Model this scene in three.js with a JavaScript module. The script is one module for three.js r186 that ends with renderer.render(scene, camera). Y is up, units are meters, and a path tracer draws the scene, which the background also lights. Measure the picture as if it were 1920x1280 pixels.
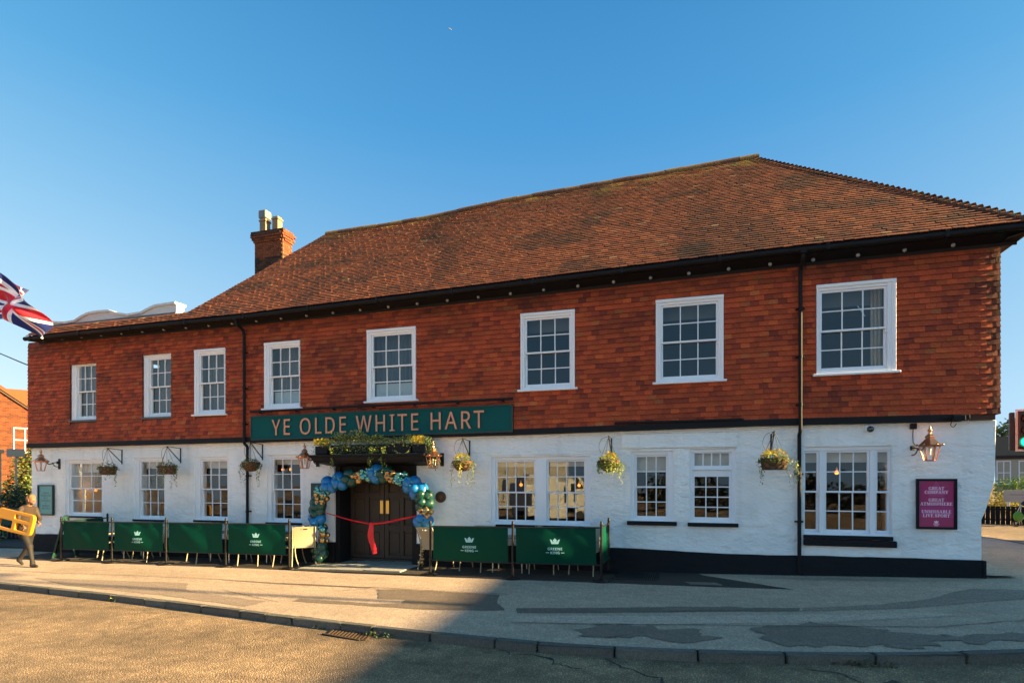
import * as THREE from 'three';
import { mergeGeometries } from 'three/addons/utils/BufferGeometryUtils.js';
import { RoundedBoxGeometry } from 'three/addons/geometries/RoundedBoxGeometry.js';
import { TessellateModifier } from 'three/addons/modifiers/TessellateModifier.js';
import { MarchingCubes } from 'three/addons/objects/MarchingCubes.js';
import { FontLoader } from 'three/addons/loaders/FontLoader.js';

// ------------------------------------------------------------------ camera, sky, sun, exposure
const scene = new THREE.Scene();
const renderer = new THREE.WebGLRenderer({ antialias: true });
renderer.setSize(1024, 682);
renderer.toneMapping = THREE.LinearToneMapping;
const EXPOSURE = 6.0;
renderer.toneMappingExposure = EXPOSURE;
renderer.shadowMap.enabled = true;

// eye 12 m in front of the pub, shift lens (verticals stay upright), turned 16.9 degrees to the left of the facade's normal
const camera = new THREE.PerspectiveCamera(2 * Math.atan(640 / 1080) * 180 / Math.PI, 1920 / 1280, 0.1, 14000);
const YAW = Math.atan2(328, 1080);
camera.position.set(0, 1.7, 12);
camera.lookAt(-Math.sin(YAW) * 10, 1.7, 12 - Math.cos(YAW) * 10);
camera.setViewOffset(1920, 1280, 0, -261, 1920, 1280);

const SUN_EL = 16 * Math.PI / 180, SUN_AZ = -0.4 * Math.PI / 180;     // low sun, almost along the facade, from the right
const sunDir = new THREE.Vector3(Math.cos(SUN_EL) * Math.cos(SUN_AZ), Math.sin(SUN_EL), Math.cos(SUN_EL) * Math.sin(SUN_AZ));
const sun = new THREE.DirectionalLight(new THREE.Color(0.90, 0.67, 0.32), 5);
sun.position.copy(sunDir).multiplyScalar(80);
sun.castShadow = true;
sun.shadow.mapSize.set(4096, 4096);
Object.assign(sun.shadow.camera, { left: -45, right: 45, top: 45, bottom: -45, near: 1, far: 220 });
scene.add(sun, sun.target);

{ // clear evening sky: deep blue overhead, pale at the horizon, a soft glow round the sun
  const W = 512, H = 256, d = new Float32Array(W * H * 4);
  const stops = [[0, .42, .66, .86], [6, .34, .60, .84], [11, .265, .525, .79], [22, .15, .40, .71], [31, .074, .314, .647], [40, .052, .252, .552], [60, .04, .20, .46], [90, .036, .17, .42]];
  for (let r = 0; r < H; r++) {
    const up = ((r + .5) / H - .5) * Math.PI, e = Math.max(0, up * 180 / Math.PI);
    let k = 0; while (k < stops.length - 2 && e > stops[k + 1][0]) k++;
    const A = stops[k], B = stops[k + 1], t = Math.min(1, (e - A[0]) / (B[0] - A[0]));
    for (let c = 0; c < W; c++) {
      const a = ((c + .5) / W - .5) * 2 * Math.PI, x = Math.cos(a) * Math.cos(up), y = Math.sin(up), z = Math.sin(a) * Math.cos(up);
      const ang = Math.acos(Math.min(1, x * sunDir.x + y * sunDir.y + z * sunDir.z)) * 180 / Math.PI;
      const cs = Math.cos(ang * Math.PI / 180), ph = cs * cs, g1 = Math.exp(-Math.pow(ang / 26, 2)), i = (r * W + c) * 4; // darkest at right angles to the sun
      const m = [1 + 1.7 * ph + 4 * g1, 1 + .83 * ph + 2.6 * g1, 1 + .34 * ph + 1.4 * g1];
      for (let q = 0; q < 3; q++) d[i + q] = (A[q + 1] + (B[q + 1] - A[q + 1]) * t) * m[q] * 1.1 / EXPOSURE;
      d[i + 3] = 1;
    }
  }
  const sky = new THREE.DataTexture(d, W, H, THREE.RGBAFormat, THREE.FloatType);
  sky.mapping = THREE.EquirectangularReflectionMapping; sky.magFilter = sky.minFilter = THREE.LinearFilter; sky.needsUpdate = true;
  scene.background = sky; scene.environment = sky;
}

// ------------------------------------------------------------------ helpers
let seed = 7;
const rnd = () => { seed = (seed * 1664525 + 1013904223) >>> 0; return seed / 4294967296; };
const rr = (a, b) => a + (b - a) * rnd();
const pick = (a) => a[Math.floor(rnd() * a.length)];
const lerp = (a, b, t) => a + (b - a) * t;
const clamp = (v, a, b) => Math.max(a, Math.min(b, v));
const smooth = (a, b, v) => { const t = clamp((v - a) / (b - a), 0, 1); return t * t * (3 - 2 * t); };
const poly = (pts, x) => { // piecewise linear
  if (x <= pts[0][0]) return pts[0][1];
  for (let i = 1; i < pts.length; i++) if (x <= pts[i][0]) return lerp(pts[i - 1][1], pts[i][1], (x - pts[i - 1][0]) / (pts[i][0] - pts[i - 1][0]));
  return pts[pts.length - 1][1];
};
const hash = (x, y) => { let h = (Math.imul(x | 0, 374761393) + Math.imul(y | 0, 668265263)) | 0; h = Math.imul(h ^ (h >>> 13), 1274126177); return ((h ^ (h >>> 16)) >>> 0) / 4294967296; };
function vnoise(x, y, px = 0, py = 0) { // value noise, tileable with period px, py
  const xi = Math.floor(x), yi = Math.floor(y), fx = x - xi, fy = y - yi, u = fx * fx * (3 - 2 * fx), v = fy * fy * (3 - 2 * fy);
  const w = (i, j) => hash(px ? ((i % px) + px) % px : i, py ? ((j % py) + py) % py : j);
  return lerp(lerp(w(xi, yi), w(xi + 1, yi), u), lerp(w(xi, yi + 1), w(xi + 1, yi + 1), u), v);
}
const fbm = (x, y, o = 4, px = 0, py = 0) => { let s = 0, a = .5, n = 0; for (let i = 0; i < o; i++) { s += a * vnoise(x, y, px, py); n += a; a *= .5; x *= 2; y *= 2; px *= 2; py *= 2; } return s / n; };

const taken = {};
const numbered = (n) => { const k = taken[n] = (taken[n] ?? -1) + 1; return k ? n + '_' + String(k).padStart(3, '0') : n; };
function thing(name, label, category, [x, y, z] = [0, 0, 0], turn = 0, group) {
  const o = new THREE.Group(); o.name = numbered(name); scene.add(o);
  o.position.set(x, y, z); o.rotation.y = turn; o.userData = { label, category };
  if (group) o.userData.group = group;
  return o;
}
function part(name, geo, material, parent, extra) {
  const m = new THREE.Mesh(Array.isArray(geo) ? M(geo) : geo, material);
  m.name = name; m.castShadow = m.receiveShadow = true; parent.add(m);
  if (extra) Object.assign(m.userData, extra);
  return m;
}
function struct(name, geo, material) { const m = part(numbered(name), geo, material, scene); m.userData.kind = 'structure'; return m; }
function copy(o, label, [x, y, z], turn = 0) {
  const c = o.clone(); c.name = numbered(o.name.replace(/_\d{3}$/, '')); c.userData = { ...o.userData, label }; scene.add(c);
  c.position.set(x, y, z); c.rotation.y = turn; return c;
}
function M(list) { // merge any geometries: non-indexed, position + normal + uv (+ color)
  const col = list.some((g) => g.attributes.color);
  return mergeGeometries(list.map((g0) => {
    let g = g0.index ? g0.toNonIndexed() : g0.clone();
    for (const k of Object.keys(g.attributes)) if (!['position', 'normal', 'uv', ...(col ? ['color'] : [])].includes(k)) g.deleteAttribute(k);
    if (!g.attributes.normal) g.computeVertexNormals();
    const n = g.attributes.position.count;
    if (!g.attributes.uv) g.setAttribute('uv', new THREE.BufferAttribute(new Float32Array(n * 2), 2));
    if (col && !g.attributes.color) g.setAttribute('color', new THREE.BufferAttribute(new Float32Array(n * 3).fill(1), 3));
    g.morphAttributes = {}; return g;
  }));
}
const box = (x0, x1, y0, y1, z0, z1) => new THREE.BoxGeometry(x1 - x0, y1 - y0, z1 - z0).translate((x0 + x1) / 2, (y0 + y1) / 2, (z0 + z1) / 2);
const rbox = (x0, x1, y0, y1, z0, z1, r = .006, s = 1) => new RoundedBoxGeometry(x1 - x0, y1 - y0, z1 - z0, s, r).translate((x0 + x1) / 2, (y0 + y1) / 2, (z0 + z1) / 2);
const V = (x, y, z) => new THREE.Vector3(x, y, z);
const tube = (pts, r, seg = 12, rad = 6, closed = false) => new THREE.TubeGeometry(new THREE.CatmullRomCurve3(pts.map((p) => V(...p)), closed), seg, r, rad, closed);
function bar(a, b, r, rad = 8, r2 = r) { // capped rod
  const A = V(...a), B = V(...b), d = B.clone().sub(A), g = new THREE.CylinderGeometry(r2, r, d.length(), rad);
  g.applyQuaternion(new THREE.Quaternion().setFromUnitVectors(V(0, 1, 0), d.clone().normalize())); g.translate(...A.add(B).multiplyScalar(.5).toArray()); return g;
}
function uvm(g) { // uv in metres by the dominant axis of each face's normal
  const q = g.index ? g.toNonIndexed() : g; const p = q.attributes.position, n = q.attributes.normal, uv = new Float32Array(p.count * 2);
  for (let i = 0; i < p.count; i++) {
    const ax = Math.abs(n.getX(i)), ay = Math.abs(n.getY(i)), az = Math.abs(n.getZ(i));
    const [u, v] = az >= ax && az >= ay ? [p.getX(i), p.getY(i)] : ay >= ax ? [p.getX(i), p.getZ(i)] : [p.getZ(i), p.getY(i)];
    uv[2 * i] = u; uv[2 * i + 1] = v;
  }
  q.setAttribute('uv', new THREE.BufferAttribute(uv, 2)); return q;
}
class Acc { // collects flat faces with a colour each
  constructor() { this.p = []; this.n = []; this.c = []; this.u = []; }
  quad(a, b, c, d, col) { this.tri(a, b, c, col, [0, 0, 1, 0, 1, 1]); this.tri(a, c, d, col, [0, 0, 1, 1, 0, 1]); }
  tri(a, b, c, col, uv = [0, 0, 1, 0, 0, 1]) {
    const n = V(b[0] - a[0], b[1] - a[1], b[2] - a[2]).cross(V(c[0] - a[0], c[1] - a[1], c[2] - a[2])).normalize();
    for (const v of [a, b, c]) { this.p.push(...v); this.n.push(n.x, n.y, n.z); this.c.push(...col); }
    this.u.push(...uv);
  }
  geo() {
    const g = new THREE.BufferGeometry();
    for (const [k, a, s] of [['position', this.p, 3], ['normal', this.n, 3], ['color', this.c, 3], ['uv', this.u, 2]]) g.setAttribute(k, new THREE.Float32BufferAttribute(a, s));
    return g;
  }
}
function tex(size, fn, srgb = true, repeat) { // fn(u, v) in 0..1 gives [r, g, b] or a grey 0..1
  const n = size, d = new Uint8Array(n * n * 4);
  for (let j = 0; j < n; j++) for (let i = 0; i < n; i++) {
    const v = fn(i / n, j / n), k = (j * n + i) * 4, a = Array.isArray(v) ? v : [v, v, v];
    for (let q = 0; q < 3; q++) d[k + q] = clamp(a[q], 0, 1) * 255;
    d[k + 3] = 255;
  }
  const t = new THREE.DataTexture(d, n, n); t.wrapS = t.wrapT = THREE.RepeatWrapping; t.magFilter = THREE.LinearFilter; t.minFilter = THREE.LinearMipmapLinearFilter; t.generateMipmaps = true;
  if (srgb) t.colorSpace = THREE.SRGBColorSpace;
  if (repeat) t.repeat.set(...repeat);
  t.needsUpdate = true; return t;
}
function canvasTex(w, h, draw) {
  const c = document.createElement('canvas'); c.width = w; c.height = h; draw(c.getContext('2d'), w, h);
  const t = new THREE.CanvasTexture(c); t.colorSpace = THREE.SRGBColorSpace; return t;
}
const mat = (r, g, b, rough = .7, o = {}) => new THREE.MeshStandardMaterial({ color: new THREE.Color().setRGB(r, g, b), roughness: rough, ...o });
const pmat = (r, g, b, rough = .7, o = {}) => new THREE.MeshPhysicalMaterial({ color: new THREE.Color().setRGB(r, g, b), roughness: rough, ...o });
const rep = (t, x, y = x) => { const c = t.clone(); c.repeat.set(x, y); c.needsUpdate = true; return c; };

// ------------------------------------------------------------------ procedural textures
const T = {};
T.stucco = tex(1024, (u, v) => { // roughcast render: lumpy, a little drawn out sideways, with fine grit
  const wx = u + .02 * vnoise(u * 9, v * 9, 9, 9), wy = v + .02 * vnoise(u * 9 + 40, v * 9, 9, 9);
  const a = fbm(wx * 14, wy * 26, 3, 14, 26), b = fbm(u * 64, v * 96, 2, 64, 96), c = hash(u * 1024, v * 1024);
  return .62 * smooth(.25, .75, a) + .3 * b + .08 * c;
}, false);
T.dirt = tex(512, (u, v) => { // faint grey-beige staining of the white paint
  const s = fbm(u * 5, v * 4, 5, 5, 4), w = fbm(u * 40, v * 3, 3, 40, 3), k = 1 - .06 * smooth(.45, .8, s) - .025 * smooth(.5, .85, w);
  return [k, k * .995, k * .985];
});
T.clay = tex(512, (u, v) => .45 + .4 * fbm(u * 12, v * 8, 4, 12, 8) + .15 * hash(u * 512, v * 512), false);
T.clayCol = tex(256, (u, v) => { const k = .72 + .28 * fbm(u * 8, v * 6, 4, 8, 6) + .06 * (hash(u * 256, v * 256) - .5); return [k, k, k]; });
T.asphalt = tex(1024, (u, v) => { // worn chippings in dark binder
  let best = 9, id = 0; const N = 112, x = u * N, y = v * N, xi = Math.floor(x), yi = Math.floor(y);
  for (let j = -1; j < 2; j++) for (let i = -1; i < 2; i++) { const a = (xi + i + N) % N, b = (yi + j + N) % N, dx = xi + i + hash(a, b) - x, dy = yi + j + hash(a + 999, b) - y, q = dx * dx + dy * dy; if (q < best) { best = q; id = hash(a + 77, b + 31); } }
  const stone = smooth(.55, .12, Math.sqrt(best)), k = lerp(.52, .60 + .36 * id * id, stone) * (.80 + .4 * fbm(u * 17, v * 17, 5, 17, 17));
  return [k, k * .985, k * .955];
});
T.asphaltB = tex(1024, (u, v) => {
  let best = 9; const N = 112, x = u * N, y = v * N, xi = Math.floor(x), yi = Math.floor(y);
  for (let j = -1; j < 2; j++) for (let i = -1; i < 2; i++) { const a = (xi + i + N) % N, b = (yi + j + N) % N, dx = xi + i + hash(a, b) - x, dy = yi + j + hash(a + 999, b) - y, q = dx * dx + dy * dy; if (q < best) best = q; }
  return .75 * smooth(.6, .1, Math.sqrt(best)) + .25 * fbm(u * 30, v * 30, 3, 30, 30);
}, false);
T.fine = tex(512, (u, v) => { const k = .72 + .34 * (hash(u * 512, v * 512) - .5) + .3 * (fbm(u * 60, v * 60, 2, 60, 60) - .5) + .07 * (fbm(u * 6, v * 6, 4, 6, 6) - .5); return [k, k * .99, k * .97]; });
T.fineB = tex(512, (u, v) => .5 * hash(u * 512, v * 512) + .5 * fbm(u * 70, v * 70, 2, 70, 70), false);
T.grain = tex(256, (u, v) => .5 + .5 * fbm(u * 20, v * 20, 4, 20, 20), false);
T.brick = tex(512, (u, v) => { // stretcher courses for far walls: 4 bricks x 12 courses over 0.9 m
  const row = Math.floor(v * 12), x = u * 4 + (row % 2) * .5, bx = Math.floor(x), fx = x - bx, fy = v * 12 - row, m = fx < .05 || fy < .14;
  const k = .75 + .4 * (hash(bx % 4, row) - .5) + .15 * (fbm(u * 30, v * 30, 2, 30, 30) - .5);
  return m ? [.62, .52, .42] : [.80 * k, .43 * k, .24 * k];
});

// ------------------------------------------------------------------ materials
const mt = {
  stucco: mat(.90, .915, .935, .9, { map: rep(T.dirt, 1 / 5, 1 / 3), bumpMap: rep(T.stucco, 1 / 2.3), bumpScale: .021 }),
  white: mat(.84, .85, .89, .45, { bumpMap: rep(T.grain, 2), bumpScale: .0006 }),
  black: pmat(.011, .011, .013, .6, { specularIntensity: .35, bumpMap: rep(T.grain, 2), bumpScale: .001 }),
  blackRough: pmat(.010, .011, .014, .75, { specularIntensity: .4, bumpMap: rep(T.stucco, .5), bumpScale: .008 }),
  iron: mat(.012, .012, .014, .5, { metalness: .3 }),
  tile: mat(1, 1, 1, .82, { vertexColors: true, map: T.clayCol, bumpMap: T.clay, bumpScale: .0022 }),
  roofDeck: mat(.09, .045, .03, .95),
  leaf: pmat(1, 1, 1, .75, { vertexColors: true, side: THREE.DoubleSide, transmission: .3, thickness: 0 }),
  glass: pmat(1, 1, 1, .012, { transmission: 1, thickness: 0, ior: 1.7 }),
  copper: mat(.62, .27, .14, .28, { metalness: .95, bumpMap: T.grain, bumpScale: .0006 }),
  steel: mat(.55, .56, .56, .3, { metalness: .9 }),
  cream: mat(.36, .30, .19, .5),
};
// ------------------------------------------------------------------ the ground: it falls gently to the left and to the kerb
const GX = [[-60, -1.2], [-18, -.36], [-8, -.28], [-1.35, -.18], [1.9, -.1], [5, -.005], [8, .02], [60, .05]];
const ground = (x, z) => poly(GX, x) - .015 * clamp(z, 0, 6);
const KERB = .1;
const KERBLINE = [[-60, 2.6], [-26, 3.0], [-18.5, 3.3], [-13.56, 3.72], [-10.96, 3.98], [-8.77, 4.22], [-5.52, 4.73], [-3.26, 5.04], [-2.3, 5.13], [-1.27, 5.18], [-.34, 5.15], [.58, 5.07], [1.53, 4.92], [2.55, 4.71], [3.45, 4.46], [4.6, 4.0], [5.9, 3.1], [6.9, 1.7], [7.7, -.3], [8.2, -2.5], [8.5, -6], [8.55, -9]];
const axis = (a, b, near0, near1, step, far) => { // grid lines: fine between near0 and near1, growing outside
  const s = []; for (let x = near0; x <= near1 + 1e-6; x += step) s.push(x);
  for (let x = near1, d = step; x < b;) { d *= 1.25; x += d; s.push(Math.min(x, b)); }
  for (let x = near0, d = step; x > a;) { d *= 1.25; x -= d; s.unshift(Math.max(x, a)); }
  return s;
};
function gridSheet(xs, zs, height, color) {
  const p = [], c = [], u = [], ix = [], W = xs.length;
  for (const z of zs) for (const x of xs) { p.push(x, height(x, z), z); u.push(x, z); c.push(...color(x, z)); }
  for (let j = 0; j < zs.length - 1; j++) for (let i = 0; i < W - 1; i++) { const a = j * W + i; ix.push(a, a + W, a + 1, a + 1, a + W, a + W + 1); }
  const g = new THREE.BufferGeometry();
  g.setAttribute('position', new THREE.Float32BufferAttribute(p, 3)); g.setAttribute('uv', new THREE.Float32BufferAttribute(u, 2)); g.setAttribute('color', new THREE.Float32BufferAttribute(c, 3));
  g.setIndex(ix); g.computeVertexNormals(); return g;
}
const blot = (x, z, cx, cz, rx, rz, k = 1) => smooth(1.15, .55, Math.hypot((x - cx) / rx, (z - cz) / rz) + .55 * (fbm(x * 5 + cx, z * 5, 3) - .5)) * k;
{ // worn carriageway with old patches and oil marks
  const col = (x, z) => {
    let k = .80 + .75 * (fbm(x * .42 + 9, z * .8, 5) - .5) + .12 * Math.sin(z * 2.1 + .5 * fbm(x * .2, 1, 2)) * smooth(5.6, 7, z) - .14 * smooth(.5, 0, z - poly(KERBLINE, x) - .1) + .25 * (fbm(x * 3, z * 3, 3) - .5);
    k *= 1 - blot(x, z, -3.4, 5.35, .35, .1, .5) - blot(x, z, -2.9, 5.95, .3, .07, .5) - blot(x, z, -4.6, 7.3, .28, .14, .4) - blot(x, z, -1.9, 6.9, .13, .05, .55) - blot(x, z, -6.4, 5.6, .8, .25, .15);
    k *= 1 + blot(x, z, -3.0, 7.0, .3, .12, .28) + blot(x, z, -3.7, 6.2, .4, .14, .2) + blot(x, z, 1.9, 6.2, 1.2, .35, .22);
    k *= 1 - .22 * smooth(.0, .35, .4 - Math.abs(z - 5.35 - .02 * x)) * smooth(.45, .7, fbm(x * 1.3, z, 3));
    return [k, k * .985, k * .955];
  };
  const g = gridSheet(axis(-450, 450, -16, 9, .14), axis(-450, 120, 3, 11.5, .12), (x, z) => ground(x, z) - KERB, col);
  struct('road', g, mat(.98, .66, .40, .93, { vertexColors: true, map: rep(T.asphalt, 1 / 2.3), bumpMap: rep(T.asphaltB, 1 / 2.3), bumpScale: .007 }));
}
// kerb line, pavement side edge; runs along the road and turns round the corner at the right
const INNER = KERBLINE.map(([x, z]) => x < 4.61 ? [x, -.6] : [4.6, Math.min(-.6, z)]);
const kerbCurve = new THREE.CatmullRomCurve3(KERBLINE.map(([x, z]) => V(x, 0, z)), false, 'centripetal');
{ // pavement of pale tarmac
  const p = [], c = [], u = [], ix = [], N = 420, R = 36;
  for (let i = 0; i <= N; i++) {
    const t = i / N, k = t * (KERBLINE.length - 1), a = kerbCurve.getPoint(t), q = Math.min(KERBLINE.length - 2, Math.floor(k)), f = k - q;
    const b = [lerp(INNER[q][0], INNER[q + 1][0], f), lerp(INNER[q][1], INNER[q + 1][1], f)];
    for (let j = 0; j <= R; j++) {
      const s = j / R, x = lerp(a.x, b[0], s), z = lerp(a.z, b[1], s);
      let m = .86 + .3 * (fbm(x * .8, z * 1.1, 4) - .5) + .14 * (fbm(x * 5, z * 5, 3) - .5);
      m *= 1 - .12 * blot(x, z, -12, 2.2, 3, .5) - blot(x, z, 2.6, .35, 1.5, .14, .3) - blot(x, z, -9, 1.5, 1.3, .22, .1);
      p.push(x, ground(x, z), z); u.push(x, z); c.push(m, m * .985, m * .96);
    }
  }
  for (let i = 0; i < N; i++) for (let j = 0; j < R; j++) { const a = i * (R + 1) + j; ix.push(a, a + R + 1, a + 1, a + 1, a + R + 1, a + R + 2); }
  const g = new THREE.BufferGeometry();
  g.setAttribute('position', new THREE.Float32BufferAttribute(p, 3)); g.setAttribute('uv', new THREE.Float32BufferAttribute(u, 2)); g.setAttribute('color', new THREE.Float32BufferAttribute(c, 3));
  g.setIndex(ix); g.computeVertexNormals();
  struct('pavement', g, mat(.99, .735, .56, .92, { vertexColors: true, map: rep(T.fine, 1 / .9), bumpMap: rep(T.fineB, 1 / .9), bumpScale: .0018, side: THREE.DoubleSide }));
}
function sheet(name, pts, lift, material, { round = 0, wob = 0, edge = .35 } = {}) { // a thin layer that lies on the pavement
  const out = [];
  for (let i = 0; i < pts.length; i++) { const a = pts[i], b = pts[(i + 1) % pts.length], n = Math.max(1, Math.ceil(Math.hypot(b[0] - a[0], b[1] - a[1]) / (wob ? .05 : 2))); for (let k = 0; k < n; k++) { const x = lerp(a[0], b[0], k / n), z = lerp(a[1], b[1], k / n); out.push([x + wob * (fbm(x * 5, z * 5 + 31, 5) - .5) * 1.3, z + wob * (fbm(x * 5 + 70, z * 5, 5) - .5)]); } }
  const s = new THREE.Shape(out.map(([x, z]) => new THREE.Vector2(x, -z)));
  let g = new THREE.ShapeGeometry(s).toNonIndexed(); g = new TessellateModifier(edge, 8).modify(g); g.rotateX(-Math.PI / 2);
  const p = g.attributes.position, uv = new Float32Array(p.count * 2);
  for (let i = 0; i < p.count; i++) { const x = p.getX(i), z = p.getZ(i); p.setY(i, ground(x, z) + lift); uv[2 * i] = x; uv[2 * i + 1] = z; }
  g.setAttribute('uv', new THREE.BufferAttribute(uv, 2)); g.computeVertexNormals();
  return struct(name, g, material);
}
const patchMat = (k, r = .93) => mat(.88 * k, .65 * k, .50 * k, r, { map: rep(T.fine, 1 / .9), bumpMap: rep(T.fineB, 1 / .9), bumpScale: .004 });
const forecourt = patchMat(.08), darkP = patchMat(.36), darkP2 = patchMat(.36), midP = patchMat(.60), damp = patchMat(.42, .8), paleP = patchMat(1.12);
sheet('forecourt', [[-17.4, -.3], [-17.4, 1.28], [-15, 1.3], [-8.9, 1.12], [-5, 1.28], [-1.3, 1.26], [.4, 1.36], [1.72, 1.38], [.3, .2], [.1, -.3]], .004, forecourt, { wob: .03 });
sheet('tarmac_patch', [[-13.3, 3.22], [-11.5, 3.08], [-9.5, 2.92], [-8.95, 3.5], [-6.75, 3.98], [-6.8, 4.38], [-8.9, 3.98], [-11.7, 3.7]], .004, midP, { wob: .06 });
sheet('tarmac_patch', [[-5.4, 2.66], [-4.5, 2.58], [-3.05, 2.68], [-2.9, 3.3], [-2.6, 3.75], [-3.8, 3.94], [-5.3, 3.9], [-6.3, 3.88], [-6.3, 3.66], [-4.86, 3.74], [-4.4, 3.62], [-4.5, 3.37], [-4.95, 3.4]], .004, darkP, { wob: .07 });
sheet('tarmac_patch', [[-9.2, 2.42], [-7.5, 2.5], [-5.6, 2.52], [-5.6, 2.62], [-7.5, 2.60], [-9.2, 2.47]], .004, darkP, { wob: .03 });
sheet('tarmac_patch', [[-2.5, 3.55], [-.45, 3.08], [1.58, 2.78], [1.53, 3.0], [-.43, 3.40], [-2.4, 3.86]], .004, darkP, { wob: .04 });
sheet('tarmac_patch', [[1.62, 2.76], [2.63, 2.42], [3.48, 1.9], [4.07, 1.25], [4.4, .98], [5.6, 1.0], [5.2, 1.5], [3.9, 2.12], [2.98, 2.6], [1.57, 3.0]], .004, midP, { wob: .04 });
sheet('tarmac_patch', [[-2.3, 3.98], [.2, 3.5], [3.1, 2.85], [3.6, 2.9], [1.6, 3.62], [-.5, 4.1], [-2.4, 4.35]], .004, paleP, { wob: .03 });
sheet('damp_patch', [[-1.3, 4.75], [-1.16, 4.3], [-.74, 4.2], [.01, 4.25], [.2, 4.5], [.05, 4.72], [-.7, 4.85]], .008, damp, { wob: .5 });
sheet('damp_patch', [[.7, 4.12], [1.42, 3.75], [1.9, 3.7], [2.4, 3.92], [3.1, 3.98], [4.3, 3.6], [4.3, 3.85], [3.4, 4.25], [2.6, 4.5], [1.82, 4.65], [1.1, 4.72]], .008, damp, { wob: .5 });
sheet('damp_patch', [[-.3, 3.02], [.7, 2.86], [1.0, 2.95], [.4, 3.15], [-.35, 3.3]], .008, damp, { wob: .12 });
sheet('tarmac_patch', [[.0, .95], [.55, .95], [.62, 1.22], [.05, 1.2]], .008, patchMat(.42), { wob: .12 });
sheet('stone_strip', [[4.98, -.1], [5.12, -.04], [5.5, -.15], [5.75, -1.8], [5.3, -2.2], [5.2, -1.2]], .05, patchMat(1.05), {});

const strip = (pts, w) => { const l = [], r = []; pts.forEach(([x, z], i) => { const a = pts[Math.max(0, i - 1)], b = pts[Math.min(pts.length - 1, i + 1)], d = Math.hypot(b[0] - a[0], b[1] - a[1]), k = w * (.5 + fbm(x * 9, z * 9, 2)); l.push([x - (b[1] - a[1]) / d * k, z + (b[0] - a[0]) / d * k]); r.unshift([x + (b[1] - a[1]) / d * k, z - (b[0] - a[0]) / d * k]); }); return l.concat(r); };
const wander = (x0, z0, x1, z1, amp) => [...Array(25)].map((_, i) => { const t = i / 24, e = Math.sin(t * Math.PI); return [lerp(x0, x1, t) + amp * e * (fbm(t * 7 + x0 * 3, z0, 3) - .5), lerp(z0, z1, t) + amp * e * (fbm(t * 9 + z0 * 5, x0, 4) - .5)]; });
for (const [a, b, c, d, w] of [[-.9, 5.35, .6, 6.6, .012], [.6, 6.6, 1.9, 6.9, .01], [-2.2, 5.3, -1.1, 5.75, .009], [1.2, 5.25, 2.6, 5.9, .011]]) sheet('road_crack', strip(wander(a, b, c, d, .55), w), .004 - KERB, patchMat(.10));
for (const [a, b, c, d, w] of [[-2.3, 4.42, 3.0, 3.62, .008], [3.0, 3.62, 5.4, 2.5, .008], [-7.6, 2.52, -2.9, 2.62, .010], [-6.1, 3.0, -5.45, 2.64, .007], [-8.3, 3.3, -6.5, 3.98, .007], [-16, 2.75, -9.2, 2.45, .008]]) sheet('pavement_seam', strip(wander(a, b, c, d, .10), w), .0105, patchMat(.16));
{ // kerb: single stones with tight joints
  const kerb = new THREE.Group(); kerb.name = 'kerb'; kerb.userData.kind = 'structure'; scene.add(kerb);
  const L = kerbCurve.getLength(), cum = kerbCurve.getLengths(2000);
  const at = (s) => { let i = 1; while (i < 2000 && cum[i] < s) i++; return kerbCurve.getPoint((i - 1 + (s - cum[i - 1]) / (cum[i] - cum[i - 1])) / 2000); };
  const stones = [0, 1, 2, 3].map((k) => { const g = new RoundedBoxGeometry(1, .26, .135, 2, .018), p = g.attributes.position; for (let i = 0; i < p.count; i++) { const x = p.getX(i), y = p.getY(i), z = p.getZ(i); p.setXYZ(i, x, y + .008 * (hash(i + k * 51, 3) - .5), z + .008 * (hash(i + k * 77, 9) - .5)); } g.computeVertexNormals(); return uvm(g); });
  const km = [.2, .23, .27, .22].map((k) => mat(k * 1.05, k, k * .9, .9, { map: rep(T.fine, 2), bumpMap: rep(T.fineB, 2), bumpScale: .004 }));
  for (let s = 24; s < L - .5; ) {
    const len = .915 * (rnd() < .12 ? .6 : 1), a = at(s), b = at(s + len), dx = b.x - a.x, dz = b.z - a.z, l = Math.hypot(dx, dz);
    const m = part('kerb_stone', pick(stones), pick(km), kerb), nx = -dz / l, nz = dx / l, cx = (a.x + b.x) / 2 + nx * .06, cz = (a.z + b.z) / 2 + nz * .06;
    m.position.set(cx, (ground(a.x, a.z) + ground(b.x, b.z)) / 2 + .004 - .13 + rr(-.004, .004), cz);
    m.scale.x = l - rr(.008, .016); m.rotation.set(0, -Math.atan2(dz, dx), 0); m.rotateZ(Math.atan2(ground(b.x, b.z) - ground(a.x, a.z), l)); m.rotateX(rr(-.015, .015));
    s += len;
  }
}
// ------------------------------------------------------------------ the pub
const pub = thing('pub_building', 'long two storey pub with red hung tiles over white rendered ground floor', 'pub');
const BAND = [[-18.42, 2.65], [-3.6, 2.69], [1.5, 2.752], [5.2, 2.74]];            // underside of the black bressummer
const SOFFIT = [[-18.42, 5.70], [-10.7, 5.66], [-3.64, 5.715], [1.5, 5.785], [5.2, 5.8]];
const EAVE = [[-18.7, 5.775], [-13, 5.80], [-10.4, 5.79], [-3.5, 5.90], [1.4, 5.985], [5.5, 5.985]];
const RIDGE = [[-10.9, 9.36], [-9, 9.36], [-7.33, 9.39], [-4.87, 9.56], [-1.18, 9.655], [1.7, 9.74]];
const PLINTH = [[-18.42, .14], [-8.5, .2], [-1.35, .3], [.9, .25], [2.05, .27], [4.97, .30]];
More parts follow.
